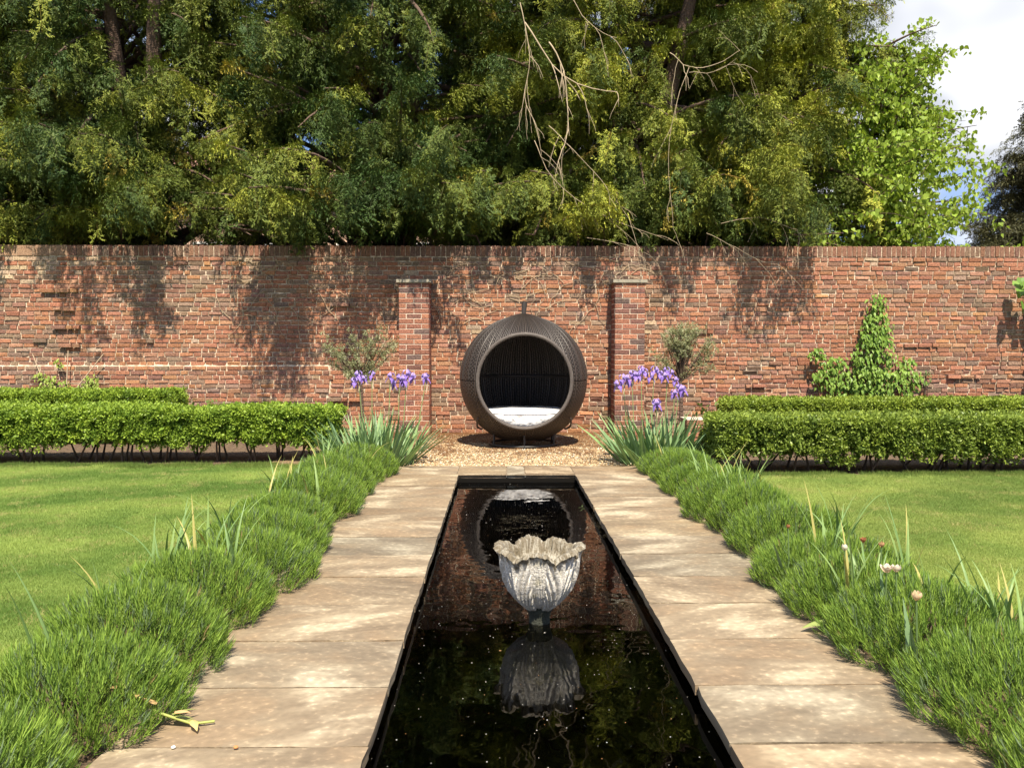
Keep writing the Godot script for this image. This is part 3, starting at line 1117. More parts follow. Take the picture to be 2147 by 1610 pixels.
func bent_path(from: Vector3, d: Vector3, len: float, droop: float, n: int, wander := 0.1) -> PackedVector3Array:
	var out := PackedVector3Array([from])
	var p := from
	var e := d.normalized()
	for i in n:
		e = (e + Vector3(rr(-wander, wander), -droop / n + rr(-wander, wander) * 0.5, rr(-wander, wander))).normalized()
		p += e * len / n
		out.append(p)
	return out

func taper(n: int, a: float, b: float) -> PackedFloat32Array:
	var out := PackedFloat32Array()
	for i in n: out.append(lerpf(a, b, float(i) / (n - 1)))
	return out

# ---------------------------------------------------------------- yews and other trees behind the wall
func yew(label: String, at: Vector3, h: float, reach: float, n: int, o: Dictionary) -> Node3D:
	var t := thing("yew_tree", label, "tree", at, 0.0, "yew trees behind the wall")
	var trunk := MB.new()
	for k in 3:
		var off := Vector3(rr(-0.25, 0.25), 0, rr(-0.25, 0.25))
		var pts := bent_path(off, Vector3(rr(-0.12, 0.12), 1, rr(-0.12, 0.12)), h * rr(0.8, 1.0), 0.0, 9, 0.06)
		trunk.tube(pts, taper(10, 0.34, 0.05), 8)
	part("trunk", trunk.done(), M.bark, t)
	var limbs := MB.new()
	var lists := [[], [], [], [], []]
	var cls := [PackedColorArray(), PackedColorArray(), PackedColorArray(), PackedColorArray(), PackedColorArray()]
	var front: float = o.get("front", -12.0)
	var thin: Array = o.get("gaps", [])
	var hue: float = o.get("hue", 0.5)
	var low: float = o.get("low", 2.5)
	var big: float = o.get("big", 1.0)
	var step: float = o.get("step", 0.095)
	var over: Array = o.get("over", [])
	var inner: float = o.get("inner", 0.34)
	for i in n + over.size():
		var f := (i + rng.randf()) / n
		var y0 := lerpf(low, h * 0.97, f)
		var az := rr(-PI, PI)
		if rng.randf() < 0.5: az *= 0.55
		var L := reach * rr(0.55, 1.08) * (1.0 - 0.45 * f * f)
		var d := Vector3(sin(az), rr(-0.15, 0.85), cos(az)).normalized()
		var from := Vector3(0, y0, 0)
		var bend := rr(0.25, 1.3)
		if i >= n:
			# long low limbs that reach out over the wall: [where they end]
			var end: Vector3 = over[i - n] - at
			from = Vector3(end.x * 0.25, end.y - rr(0.3, 0.8), 0.0)
			L = (end - from).length()
			d = (end - from).normalized() + Vector3(0, 0.22, 0)
			bend = 0.45
			az = atan2(d.x, d.z)
		else:
			var room := (front - at.z) / maxf(0.2, cos(az)) if cos(az) > 0.15 else 99.0
			L = minf(L, room * rr(0.82, 1.05))
		if L < 0.8: continue
		var np := 9
		var path := bent_path(from, d, L, bend, np, 0.08)
		for q in path.size():
			if path[q].z + at.z > WALL_Z - 0.7: path[q].y = maxf(path[q].y, 3.36 + 0.03 * sin(q * 2.0))
		limbs.tube(path, taper(np + 1, 0.03 + 0.012 * L, 0.010), 5)
		var along := inner * L
		while along < L:
			var fi := along / L * np
			var ii := mini(int(fi), np - 1)
			var p := path[ii].lerp(path[ii + 1], fi - ii)
			var dir := (path[ii + 1] - path[ii]).normalized()
			along += rr(0.6, 1.4) * step
			var w := p + at
			if w.y < 2.5: continue
			var skip := false
			for g in thin:
				var gv: Vector3 = (w - g[0]) / g[1]
				if gv.length() < 1.0 and rng.randf() < g[2]: skip = true
			if skip: continue
			var side := 1.0 if rng.randf() < 0.5 else -1.0
			var sd := (dir * rr(0.4, 1.0) + dir.cross(Vector3.UP).normalized() * side * rr(0.1, 1.2) + Vector3(0, rr(-1.3, 0.55), 0)).normalized()
			var sz := rr(0.40, 1.0) * big * (1.1 - 0.35 * along / L)
			# what hangs over the wall stays clear of its top
			if w.z > WALL_Z - 0.9 and w.y - sz * 0.6 < 3.3: sd.y = maxf(sd.y, 0.2)
			if w.z > WALL_Z - 0.9 and w.y - sz * 0.45 < 3.2: continue
			var kind := rng.randi() % 5
			lists[kind].append(Transform3D(towards(sd, rr(-0.5, 0.5)).scaled(Vector3(sz, sz, sz)), p))
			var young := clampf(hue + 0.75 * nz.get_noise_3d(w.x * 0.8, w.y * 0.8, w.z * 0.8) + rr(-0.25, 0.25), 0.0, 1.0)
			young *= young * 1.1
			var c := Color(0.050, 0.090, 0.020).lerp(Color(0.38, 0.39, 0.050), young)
			if rng.randf() < 0.012: c = Color(0.42, 0.33, 0.055)
			cls[kind].append(c)
	part("limbs", limbs.done(), M.bark, t)
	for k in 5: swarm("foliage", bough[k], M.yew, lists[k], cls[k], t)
	return t

func dead_twigs(t: Node3D, list: Array) -> void:
	for s in list:
		var pts := []
		for k in s[0]: pts.append(P(k[0], k[1], s[1]) - t.position)
		var b := MB.new()
		var sm := PackedVector3Array()
		for i in pts.size() - 1:
			for q in 4:
				var f := q / 4.0
				var p0: Vector3 = pts[maxi(i - 1, 0)]
				var p3: Vector3 = pts[mini(i + 2, pts.size() - 1)]
				sm.append(pts[i].cubic_interpolate(pts[i + 1], p0, p3, f) + Vector3(0, 0, 0.05 * sin(i * 2.0 + q)))
		sm.append(pts[pts.size() - 1])
		b.tube(sm, taper(sm.size(), s[2] * 0.45, s[2] * 0.2), 5)
		# forks and hanging twigs
		for i in range(2, sm.size()):
			if rng.randf() < 0.55: continue
			var lead := (sm[mini(i + 1, sm.size() - 1)] - sm[i - 1]).normalized()
			var tw := bent_path(sm[i], lead * 0.7 + Vector3(rr(-0.8, 0.8), rr(-0.9, 0.3), rr(-0.2, 0.6)), rr(0.2, 0.85), rr(0.4, 1.5), 6, 0.22)
			b.tube(tw, taper(7, s[2] * 0.32, 0.0022), 4)
			var fk := bent_path(tw[3], (tw[4] - tw[3]) * 8.0 + Vector3(rr(-0.8, 0.8), rr(-0.8, 0.2), rr(-0.3, 0.5)), rr(0.15, 0.4), 0.9, 4, 0.25)
			b.tube(fk, taper(5, s[2] * 0.18, 0.002), 3)
		part("dead_branch", b.done(), M.dead, t)

func lime_tree() -> void:
	var at := Vector3(7.5, 0, -16.6)
	var t := thing("lime_tree", "fresh bright green broadleaf tree rising behind the wall beside the yews", "tree", at)
	var trunk := MB.new()
	trunk.tube(bent_path(Vector3.ZERO, Vector3(0.02, 1, 0), 6.9, 0.0, 9, 0.03), taper(10, 0.24, 0.03), 9)
	part("trunk", trunk.done(), M.bark, t)
	var limbs := MB.new()
	var xf := []
	var cols := PackedColorArray()
	for i in 190:
		var f := (i + rng.randf()) / 190.0
		var y0 := lerpf(1.7, 7.3, f)
		var az := rr(-PI, PI)
		if rng.randf() < 0.4: az *= 0.5
		var L := 3.6 * rr(0.45, 1.05) * (1.0 - 0.70 * f)
		var path := bent_path(Vector3(0, y0, 0), Vector3(sin(az), rr(0.1, 0.6), cos(az)), L, rr(0.2, 0.6), 7, 0.10)
		limbs.tube(path, taper(8, 0.03, 0.006), 4)
		var along := 0.3 * L
		while along < L:
			var fi := along / L * 7.0
			var ii := mini(int(fi), 6)
			var p := path[ii].lerp(path[ii + 1], fi - ii)
			var sub := bent_path(p, Vector3(rr(-1, 1), rr(-0.3, 0.6), rr(-1, 1)), rr(0.35, 0.85), 0.5, 4, 0.15)
			limbs.tube(sub, taper(5, 0.006, 0.003), 3)
			for s in 21:
				var q := sub[mini(s / 5, 3)].lerp(sub[mini(s / 5, 3) + 1], (s % 5) / 5.0) + Vector3(rr(-0.12, 0.12), rr(-0.1, 0.08), rr(-0.12, 0.12))
				if q.y < 2.7: continue
				var sz := rr(0.060, 0.110)
				var bs := Basis.from_euler(Vector3(rr(-1.1, 0.3), rr(-PI, PI), rr(-0.5, 0.5))).scaled(Vector3(sz, sz, sz))
				xf.append(Transform3D(bs, q))
				var k := rr(0.75, 1.2)
				cols.append(Color(0.24, 0.345, 0.045).lerp(Color(0.34, 0.43, 0.07), rng.randf()) * k)
			along += rr(0.13, 0.26)
	part("limbs", limbs.done(), M.bark, t)
	swarm("foliage", leaf_lime, M.lime, xf, cols, t)

func far_conifer() -> void:
	var at := Vector3(20.3, 0, -30.0)
	var t := thing("conifer_tree", "dark dusty brown-green conifer standing far beyond the bright green tree", "tree", at)
	var trunk := MB.new()
	trunk.tube(PackedVector3Array([Vector3.ZERO, Vector3(0, 5, 0), Vector3(0, 10.5, 0)]), PackedFloat32Array([0.35, 0.2, 0.03]), 8)
	part("trunk", trunk.done(), M.bark, t)
	var limbs := MB.new()
	var xf := []
	var cols := PackedColorArray()
	for i in 170:
		var f := (i + rng.randf()) / 170.0
		var y0 := lerpf(1.5, 10.3, f)
		var az := rr(-PI, PI)
		var L := lerpf(4.2, 0.5, f) * rr(0.7, 1.1)
		var path := bent_path(Vector3(0, y0, 0), Vector3(sin(az), rr(0.1, 0.5), cos(az)), L, rr(0.1, 0.4), 6, 0.06)
		limbs.tube(path, taper(7, 0.05, 0.01), 4)
		var along := 0.15 * L
		while along < L:
			var fi := along / L * 6.0
			var ii := mini(int(fi), 5)
			var p := path[ii].lerp(path[ii + 1], fi - ii)
			var dir := (path[ii + 1] - path[ii]).normalized()
			var sz := rr(0.8, 1.4)
			xf.append(Transform3D(towards((dir + Vector3(rr(-0.8, 0.8), rr(-0.2, 0.5), rr(-0.8, 0.8))).normalized(), rr(-1, 1)).scaled(Vector3(sz, sz, sz)), p))
			cols.append(Color(0.085, 0.082, 0.034) * rr(0.7, 1.4))
			along += 0.22
	part("limbs", limbs.done(), M.bark, t)
	swarm("foliage", bough[1], M.yew, xf, cols, t)

func house() -> void:
	var t := thing("brick_house", "pale pinkish brick house glimpsed through the yew branches", "house", Vector3(-9.0, 0, -34.0))
	var w := MB.new()
	w.box(Vector3(-7.5, -0.1, -8), Vector3(7.8, 7.0, 0))
	part("wall", w.done(), M.house_brick, t)
	var rf := MB.new()
	rf.quad(Vector3(-7.9, 6.95, 0.4), Vector3(8.2, 6.95, 0.4), Vector3(8.2, 10.2, -4), Vector3(-7.9, 10.2, -4))
	rf.quad(Vector3(8.2, 6.95, -8.4), Vector3(-7.9, 6.95, -8.4), Vector3(-7.9, 10.2, -4), Vector3(8.2, 10.2, -4))
	part("roof", rf.done(), M.roof_tile, t)
	var band := MB.new()
	band.box(Vector3(-7.55, 6.7, 0.0), Vector3(7.85, 6.94, 0.12))
	part("eaves_board", band.done(), M.white_paint, t)
	for k in 5:
		for f in 2:
			var x := -5.8 + k * 2.9
			var y := 1.1 + f * 3.0
			var fr := MB.new()
			fr.box(Vector3(x - 0.62, y - 0.08, 0.002), Vector3(x + 0.62, y, 0.14))
			for e in [[-0.6, -0.52], [0.52, 0.6], [-0.04, 0.04]]: fr.box(Vector3(x + e[0], y, 0.002), Vector3(x + e[1], y + 1.5, 0.07))
			fr.box(Vector3(x - 0.6, y + 1.5, 0.002), Vector3(x + 0.6, y + 1.58, 0.07))
			var win := part("window", fr.done(), M.white_paint, t)
			var gl := MB.new()
			gl.box(Vector3(x - 0.52, y, 0.003), Vector3(x + 0.52, y + 1.5, 0.03))
			part("pane", gl.done(), M.glass, win)

# ---------------------------------------------------------------- hedges
func hedge(label: String, x0: float, x1: float, zb: float, zf: float, h: float, lift: float, ragged: float, c0: Color, c1: Color) -> void:
	var t := thing("box_hedge", label, "hedge", Vector3((x0 + x1) / 2, 0, (zb + zf) / 2), 0.0, "clipped hedges on either side of the gravel")
	var hw := (x1 - x0) / 2
	var hd := (zf - zb) / 2
	# woody stems
	var x := -hw + 0.15
	while x < hw:
		for k in 3:
			var a := Vector3(x + rr(-0.1, 0.1), -0.03, rr(-hd * 0.5, hd * 0.5))
			part("stem", rods([[bent_path(a, Vector3(rr(-0.5, 0.5), 1, rr(-0.3, 0.5)), h * 0.75, 0.0, 5, 0.18), taper(6, 0.017, 0.006)]], 5), M.twig, t)
		x += rr(0.22, 0.5)
	# leaves through the outer layer of the clipped body
	var xf := []
	var cols := PackedColorArray()
	var area := 2 * hw * (h * 2 + 2 * hd) + 4 * hd * h
	var n := int(area * 520)
	for i in n:
		var pick := rng.randf() * (2 * hw * (h + hd * 2) + 2 * hw * h * 0.35 + 4 * hd * h)
		var p: Vector3
		var nn: Vector3
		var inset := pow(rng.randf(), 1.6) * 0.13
		if pick < 2 * hw * h:
			p = Vector3(rr(-hw, hw), rr(0.0, h), hd - inset); nn = Vector3.BACK
		elif pick < 2 * hw * (h + hd * 2):
			p = Vector3(rr(-hw, hw), h - inset * 0.6, rr(-hd, hd)); nn = Vector3.UP
		elif pick < 2 * hw * (h + hd * 2) + 2 * hw * h * 0.35:
			p = Vector3(rr(-hw, hw), rr(0, h), -hd + inset); nn = Vector3.FORWARD
		else:
			var s := -1.0 if rng.randf() < 0.5 else 1.0
			p = Vector3(s * (hw - inset), rr(0, h), rr(-hd, hd)); nn = Vector3(s, 0, 0)
		# each shrub swells a little; feet are ragged and open
		var wx := p.x + t.position.x
		var swell := ragged * (nz.get_noise_2d(wx * 1.9, zf * 3.0) + 0.6 * nz2.get_noise_3d(wx * 1.6, p.y * 1.6, p.z * 1.6))
		if nn != Vector3.UP: p += nn * swell * 0.9
		else: p.y += swell * 0.45 + 0.012 * nz2.get_noise_2d(wx * 3.0, p.z * 3.0)
		var foot := lift + 1.1 * lift * nz2.get_noise_2d(wx * 0.9, zf)
		if p.y < foot + 0.10 * rng.randf(): continue
		if p.y < foot + 0.18 and rng.randf() < 0.35: continue
		p.z -= nn.z * maxf(0.0, (lift * 1.8 - p.y)) * 0.4
		var d := (nn + Vector3(rr(-0.9, 0.9), rr(-0.3, 0.9), rr(-0.9, 0.9))).normalized()
		var sz := rr(0.030, 0.050)
		xf.append(Transform3D(towards(d, rr(0, TAU)) * Basis(Vector3.RIGHT, PI / 2) * Basis().scaled(Vector3(sz, sz, sz)), p))
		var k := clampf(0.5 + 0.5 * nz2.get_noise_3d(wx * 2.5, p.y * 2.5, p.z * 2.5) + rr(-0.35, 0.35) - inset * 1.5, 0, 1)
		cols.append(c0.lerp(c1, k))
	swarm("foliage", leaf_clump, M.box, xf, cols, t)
	# leaf clumps filling the inside, nearer the darker hedge colour
	var inner := []
	var icol := PackedColorArray()
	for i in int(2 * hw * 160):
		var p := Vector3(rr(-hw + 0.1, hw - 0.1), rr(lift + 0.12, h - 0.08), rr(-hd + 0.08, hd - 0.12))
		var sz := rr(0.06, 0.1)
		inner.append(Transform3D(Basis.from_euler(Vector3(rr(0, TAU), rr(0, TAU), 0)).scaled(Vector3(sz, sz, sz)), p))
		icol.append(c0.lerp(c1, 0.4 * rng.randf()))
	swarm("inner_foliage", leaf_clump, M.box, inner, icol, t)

# ---------------------------------------------------------------- lawn grass, lavender
func lawn_grass() -> void:
	for s in [-1, 1]:
		var lists := [[], [], []]
		var cls := [PackedColorArray(), PackedColorArray(), PackedColorArray()]
		var zf := -9.95 if s < 0 else -9.1
		var count := 0
		while count < 8200:
			var z := lerpf(-2.8, zf, pow(rng.randf(), 0.9))
			var far := -z * 0.66 + 0.6
			var x: float = s * rr(1.95 if s < 0 else 2.3, maxf(2.6, far))
			count += 1
			var streak := nz.get_noise_2d(x * 0.7 + z * 1.25, (z - x) * 0.16)
			var patch := nz2.get_noise_2d(x * 0.8, z * 0.8)
			var k := clampf(0.5 + 0.95 * streak + 0.4 * patch + rr(-0.2, 0.2), 0, 1)
			var c := Color(0.145, 0.250, 0.050).lerp(Color(0.385, 0.485, 0.125), k)
			if s > 0: c = c.lerp(Color(0.40, 0.42, 0.13), 0.2 + 0.25 * patch)
			if rng.randf() < 0.05: c = Color(0.48, 0.44, 0.18)
			var sz := rr(0.026, 0.036)
			var kind := rng.randi() % 3
			var lean := Basis(Vector3(rr(-1, 1), 0, rr(-1, 1)).normalized(), rr(0, 0.05))
			lists[kind].append(Transform3D(lean * Basis(Vector3.UP, rr(0, TAU)).scaled(Vector3(sz * 1.2, sz * rr(0.7, 1.1), sz * 1.2)), Vector3(x, 0.0 + 0.012 * nz.get_noise_2d(x * 1.3, z * 1.3), z)))
			cls[kind].append(c)
		var t := thing("lawn_grass", ["", "mown grass of the lawn beside the tulip border", "mown grass of the lawn on the side without tulips"][s], "grass")
		t.set_meta("kind", "stuff")
		for k in 3: swarm("grass", tuft[k], M.grass, lists[k], cls[k], t)

func lavender(at: Vector3, r: float, h: float, label: String, group: String) -> Node3D:
	var t := thing("lavender_plant", label, "plant", at, rr(0, TAU), group)
	var n := int(1500 * r / 0.4)
	var lists := [[], [], []]
	var cls := [PackedColorArray(), PackedColorArray(), PackedColorArray()]
	var stems := MB.new()
	for i in 26:
		var a := rr(0, TAU)
		var q := rr(0.2, 0.7) * r
		stems.tube(bent_path(Vector3(rr(-0.05, 0.05), -0.02, rr(-0.05, 0.05)), Vector3(cos(a) * q * 3.0, h * 2.0, sin(a) * q * 3.0), h * 0.75, 0.0, 4, 0.15), taper(5, 0.008, 0.003), 4)
	part("stems", stems.done(), M.twig, t)
	for i in n:
		var layer := 1.0 if rng.randf() < 0.8 else rr(0.55, 0.9)
		var a := rr(0, TAU)
		var el := asin(rr(-0.08, 1.0))
		var lump := 1.0 + 0.16 * nz2.get_noise_2d(cos(a) * 1.3 + at.x * 7.0, sin(a) * 1.3 + at.z * 7.0)
		var d := Vector3(cos(a) * cos(el), sin(el), sin(a) * cos(el))
		var L := rr(0.085, 0.145)
		var p := Vector3(d.x * (r * lump - L * 0.55) * layer, maxf(0.0, (d.y * (h - L * 0.8)) * layer * lump), d.z * (r * lump - L * 0.55) * layer)
		var g := (Vector3(d.x * 0.6, 1.05 + 0.3 * d.y, d.z * 0.6) + Vector3(rr(-0.34, 0.34), 0, rr(-0.28, 0.28))).normalized()
		var kind := rng.randi() % 3
		lists[kind].append(Transform3D(towards(g, rr(0, TAU)) * Basis(Vector3.RIGHT, PI / 2) * Basis().scaled(Vector3(L, L, L)), p))
		var k := rng.randf()
		var c := Color(0.115, 0.205, 0.034).lerp(Color(0.245, 0.360, 0.055), k)
		if rng.randf() < 0.12: c = Color(0.14, 0.20, 0.10)
		if rng.randf() < 0.01: c = Color(0.24, 0.18, 0.08)
		cls[kind].append(c * rr(0.85, 1.15))
	for k in 3: swarm("foliage", shoot[k], M.herb, lists[k], cls[k], t)
	return t

func strap(len: float, wid: float, droop: float, col: Color) -> ArrayMesh:
	# a strap leaf growing up +y and bending towards +z
	var m := MB.new()
	var n := 8
	var p := Vector3.ZERO
	var ang := rr(0.05, 0.3)
	var prev := []
	for i in n + 1:
		var f := float(i) / n
		var w := wid * 0.5 * (0.65 + 0.35 * sin(PI * minf(1.0, f * 1.3))) * (1.0 - pow(f, 4.0) * 0.98)
		var up := Vector3(0, cos(ang), sin(ang))
		var nrm := Vector3(0, -sin(ang), cos(ang))
		var cur := [p + Vector3(-w, 0, 0) + nrm * w * 0.35, p, p + Vector3(w, 0, 0) + nrm * w * 0.35]
		if i > 0:
			var k := 0.92 + 0.12 * f
			var cc := Color(col.r * k, col.g * k, col.b * k)
			m.quad(prev[0], prev[1], cur[1], cur[0], cc)
			m.quad(prev[1], prev[2], cur[2], cur[1], cc)
		prev = cur
		p += up * len / n
		ang += droop / n * (0.5 + f)
	return m.done()

func borders() -> void:
	var d := 1.75
	var i := 0
	while d < 9.55:
		for s in [-1, 1]:
			var x := (-1.66 if s < 0 else 2.0) + rr(-0.06, 0.06)
			if s > 0 and d > 9.4: x -= 0.1
			var r := rr(0.38, 0.49)
			var lab := "bushy green lavender mound in the border where pale tulips grow" if s > 0 else "bushy green lavender mound in the border opposite the tulips"
			lavender(Vector3(x, -0.005, -d + rr(-0.1, 0.1)), r, rr(0.28, 0.39), lab, "lavender row with tulips" if s > 0 else "lavender row without tulips")
		d += rr(0.56, 0.70)
		i += 1
	# strappy bulb leaves that come up between the lavenders
	var spots := []
	for k in 24: spots.append([rr(-2.0, -1.5), -rr(3.0, 9.2)])
	for k in 22: spots.append([rr(1.8, 2.35), -rr(3.2, 9.2)])
	for q in spots:
		var left: bool = q[0] < 0
		var t := thing("bulb_plant", "strappy leaves of a spent bulb poking through the lavender " + ("opposite the tulips" if left else "among the tulips"), "plant", Vector3(q[0], 0.0, q[1]), rr(0, TAU), "bulb leaves in the lavender " + ("opposite the tulips" if left else "with the tulips"))
		for k in rng.randi_range(3, 6):
			var c := Color(0.24, 0.34, 0.11).lerp(Color(0.15, 0.25, 0.09), rng.randf())
			if rng.randf() < 0.2: c = Color(0.40, 0.36, 0.12)
			part("leaf", strap(rr(0.42, 0.66), rr(0.014, 0.026), rr(0.2, 1.6), c), M.iris_leaf, t, Transform3D(Basis(Vector3.UP, rr(0, TAU)), Vector3(rr(-0.05, 0.05), 0, rr(-0.05, 0.05))))

func tulip(px: float, py: float, d: float, label: String, col: Color, col2: Color, spread: float, size: float) -> void:
	size *= 0.56
	d = (CAM_H - 0.385) * 1736.0 / (py - 726.0)
	var head := P(px, py, d)
	var t := thing("tulip", label, "flower", Vector3(head.x, 0, head.z), rr(0, TAU))
	var top := Vector3(0, head.y, 0)
	part("stem", rods([[[Vector3(rr(-0.03, 0.03), 0, rr(-0.03, 0.03)), Vector3(0.008, head.y * 0.5, 0.0), top], [0.005, 0.0045, 0.004]]], 6, Color(1, 1, 1)), plain(0.10, 0.16, 0.05, 0.6), t)
	for k in 6:
		var m := MB.new()
		var rows := []
		var cols := []
		for i in 6:
			var f := i / 5.0
			var open := spread * f * f
			var rad := size * (0.16 + 0.42 * sin(PI * minf(0.75, f * 0.8 + 0.05))) + size * open
			var y := size * 1.15 * f * (1.0 - 0.35 * open)
			var row := []
			var cr := []
			for j in 5:
				var a := (j - 2) / 2.0 * 0.62 * sin(PI * clampf(f * 0.82 + 0.12, 0, 1))
				row.append(Vector3(sin(a) * rad, y + 0.06 * size * sin(j * 2.0 + k) * f, cos(a) * rad))
				cr.append(col.lerp(col2, clampf(f * 0.8 + 0.2 * absf(j - 2) / 2.0, 0, 1)))
			rows.append(row)
			cols.append(cr)
		m.sheet(rows, cols)
		part("petal", m.done(), M.petal, t, Transform3D(Basis(Vector3.UP, TAU * k / 6 + rr(-0.12, 0.12)).rotated(Vector3(rr(-1, 1), 0, rr(-1, 1)).normalized(), rr(0, 0.18)), top))
	for k in 2:
		part("leaf", strap(rr(0.28, 0.4), rr(0.03, 0.045), rr(0.3, 0.9), Color(0.14, 0.22, 0.10)), M.iris_leaf, t, Transform3D(Basis(Vector3.UP, rr(0, TAU)), Vector3.ZERO))

# ---------------------------------------------------------------- irises
func iris_flower(parent: Node3D, at: Vector3) -> void:
	var f := Node3D.new()
	f.name = "flower"
	parent.add_child(f, true)
	f.position = at
	f.rotation = Vector3(rr(-0.25, 0.25), rr(0, TAU), rr(-0.25, 0.25))
	var s := rr(0.058, 0.082)
	for k in 6:
		var up := k % 2 == 0
		var rows := []
		var cols := []
		for i in 7:
			var q := i / 6.0
			var w := s * 0.42 * sin(PI * clampf(q * 0.86 + 0.1, 0, 1))
			var c: Vector3
			if up: c = Vector3(0, s * (0.15 + 1.05 * q), s * (0.15 + 0.55 * sin(PI * q * 0.9)))
			else: c = Vector3(0, s * (0.15 + 0.35 * sin(PI * q * 0.7) - 1.15 * q * q), s * (0.15 + 0.85 * q - 0.2 * q * q))
			var row := []
			var cr := []
			for j in 5:
				var u := (j - 2) / 2.0
				row.append(c + Vector3(u * w, 0.12 * s * sin(u * 6.0 + i * 1.7 + k) * q, -absf(u) * 0.1 * s))
				cr.append(Color(0.32, 0.21, 0.60).lerp(Color(0.52, 0.42, 0.82), clampf(absf(u) * 0.7 + rr(-0.2, 0.2), 0, 1)) if up else Color(0.19, 0.09, 0.46).lerp(Color(0.36, 0.24, 0.70), clampf(q + rr(-0.3, 0.2), 0, 1)))
			rows.append(row)
			cols.append(cr)
		var m := MB.new()
		m.sheet(rows, cols)
		part("petal", m.done(), M.petal, f, Transform3D(Basis(Vector3.UP, TAU * k / 6 + rr(-0.15, 0.15)), Vector3.ZERO))

func iris_clump(at: Vector3, label: String, heads: Array, d: float, n: int, rx: float, rz: float) -> void:
	var t := thing("iris_clump", label, "plant", at)
	for k in n:
		var a := rr(0, TAU)
		var q := sqrt(rng.randf())
		var p := Vector3(cos(a) * rx * q, -0.01, sin(a) * rz * q)
		var out := Vector3(p.x / rx, 0, p.z / rz) * 0.55 + Vector3(rr(-0.25, 0.25), 0, rr(-0.25, 0.25))
		var yaw := atan2(out.x, out.z)
		var tilt := clampf(out.length() * 0.95, 0.05, 0.9)
		var c := Color(0.165, 0.27, 0.135).lerp(Color(0.24, 0.36, 0.14), rng.randf()) * rr(0.8, 1.15)
		var b := Basis(Vector3.UP, yaw) * Basis(Vector3.RIGHT, tilt) * Basis(Vector3.UP, rr(-0.9, 0.9))
		part("leaf", strap(rr(0.48, 0.78), rr(0.036, 0.056), rr(0.05, 0.5), c), M.iris_leaf, t, Transform3D(b, p))
	var stem_mat := plain(0.20, 0.26, 0.10, 0.6)
	for h in heads:
		var hp := P(h[0], h[1], d + rr(-0.2, 0.25)) - at
		var foot := Vector3(clampf(hp.x * 0.75, -rx, rx), -0.01, clampf(hp.z, -rz, rz))
		part("stem", rods([[[foot, foot.lerp(hp, 0.5) + Vector3(rr(-0.02, 0.02), 0, 0.01), hp], [0.007, 0.006, 0.0045]]], 6), stem_mat, t)
		# spent sheaths below the bloom
		part("bud_sheath", rods([[[hp - Vector3(0.0, 0.16, 0), hp - Vector3(-0.012, 0.10, 0.0), hp - Vector3(-0.02, 0.03, 0)], [0.004, 0.011, 0.003]]], 6), M.cane, t)
		iris_flower(t, hp)
		if h.size() > 2 or rng.randf() < 0.5:
			iris_flower(t, hp + Vector3(rr(-0.08, -0.03), -0.07, 0.03))
			iris_flower(t, hp + Vector3(rr(0.03, 0.08), -0.03, 0.04))

# ---------------------------------------------------------------- small shrubs and climbers
func olive(label: String, at: Vector3, trunk_h: float, lobes: Array, per: int) -> void:
	var t := thing("olive_tree", label, "tree", at)
	part("trunk", rods([[[Vector3(0, -0.02, 0), Vector3(0.01, trunk_h * 0.5, 0), Vector3(-0.01, trunk_h, 0)], [0.035, 0.03, 0.026]]], 9, Color(2.6, 2.7, 2.6)), M.bark, t)
	var br := MB.new()
	var xf := []
	var cols := PackedColorArray()
	var top := Vector3(0, trunk_h * 0.97, 0)
	for l in lobes:
		var c: Vector3 = l[0]
		for k in per:
			var end: Vector3 = c + Vector3(rr(-1, 1), rr(-0.8, 1), rr(-1, 1)).normalized() * pow(rng.randf(), 0.35) * l[1]
			var mid := top.lerp(end, 0.5) + Vector3(rr(-0.06, 0.06), rr(-0.02, 0.08), rr(-0.06, 0.06))
			br.tube(PackedVector3Array([top, mid, end]), PackedFloat32Array([0.010, 0.006, 0.002]), 4, Color(1.6, 1.5, 1.3))
			for q in 17:
				var f := 1.0 - pow(rng.randf(), 1.4) * 0.5
				var p := mid.lerp(end, (f - 0.5) * 2.0) if f > 0.5 else top.lerp(mid, f * 2.0)
				p += Vector3(rr(-0.05, 0.05), rr(-0.05, 0.06), rr(-0.05, 0.05))
				var sz := rr(0.040, 0.062)
				xf.append(Transform3D(Basis.from_euler(Vector3(rr(-0.9, 0.9), rr(0, TAU), rr(-0.9, 0.9))).scaled(Vector3(sz, sz, sz)), p))
				cols.append(Color(0.20, 0.22, 0.10).lerp(Color(0.42, 0.43, 0.25), rng.randf()))
	part("branches", br.done(), M.twig, t)
	swarm("foliage", leaf_olive, M.box, xf, cols, t)

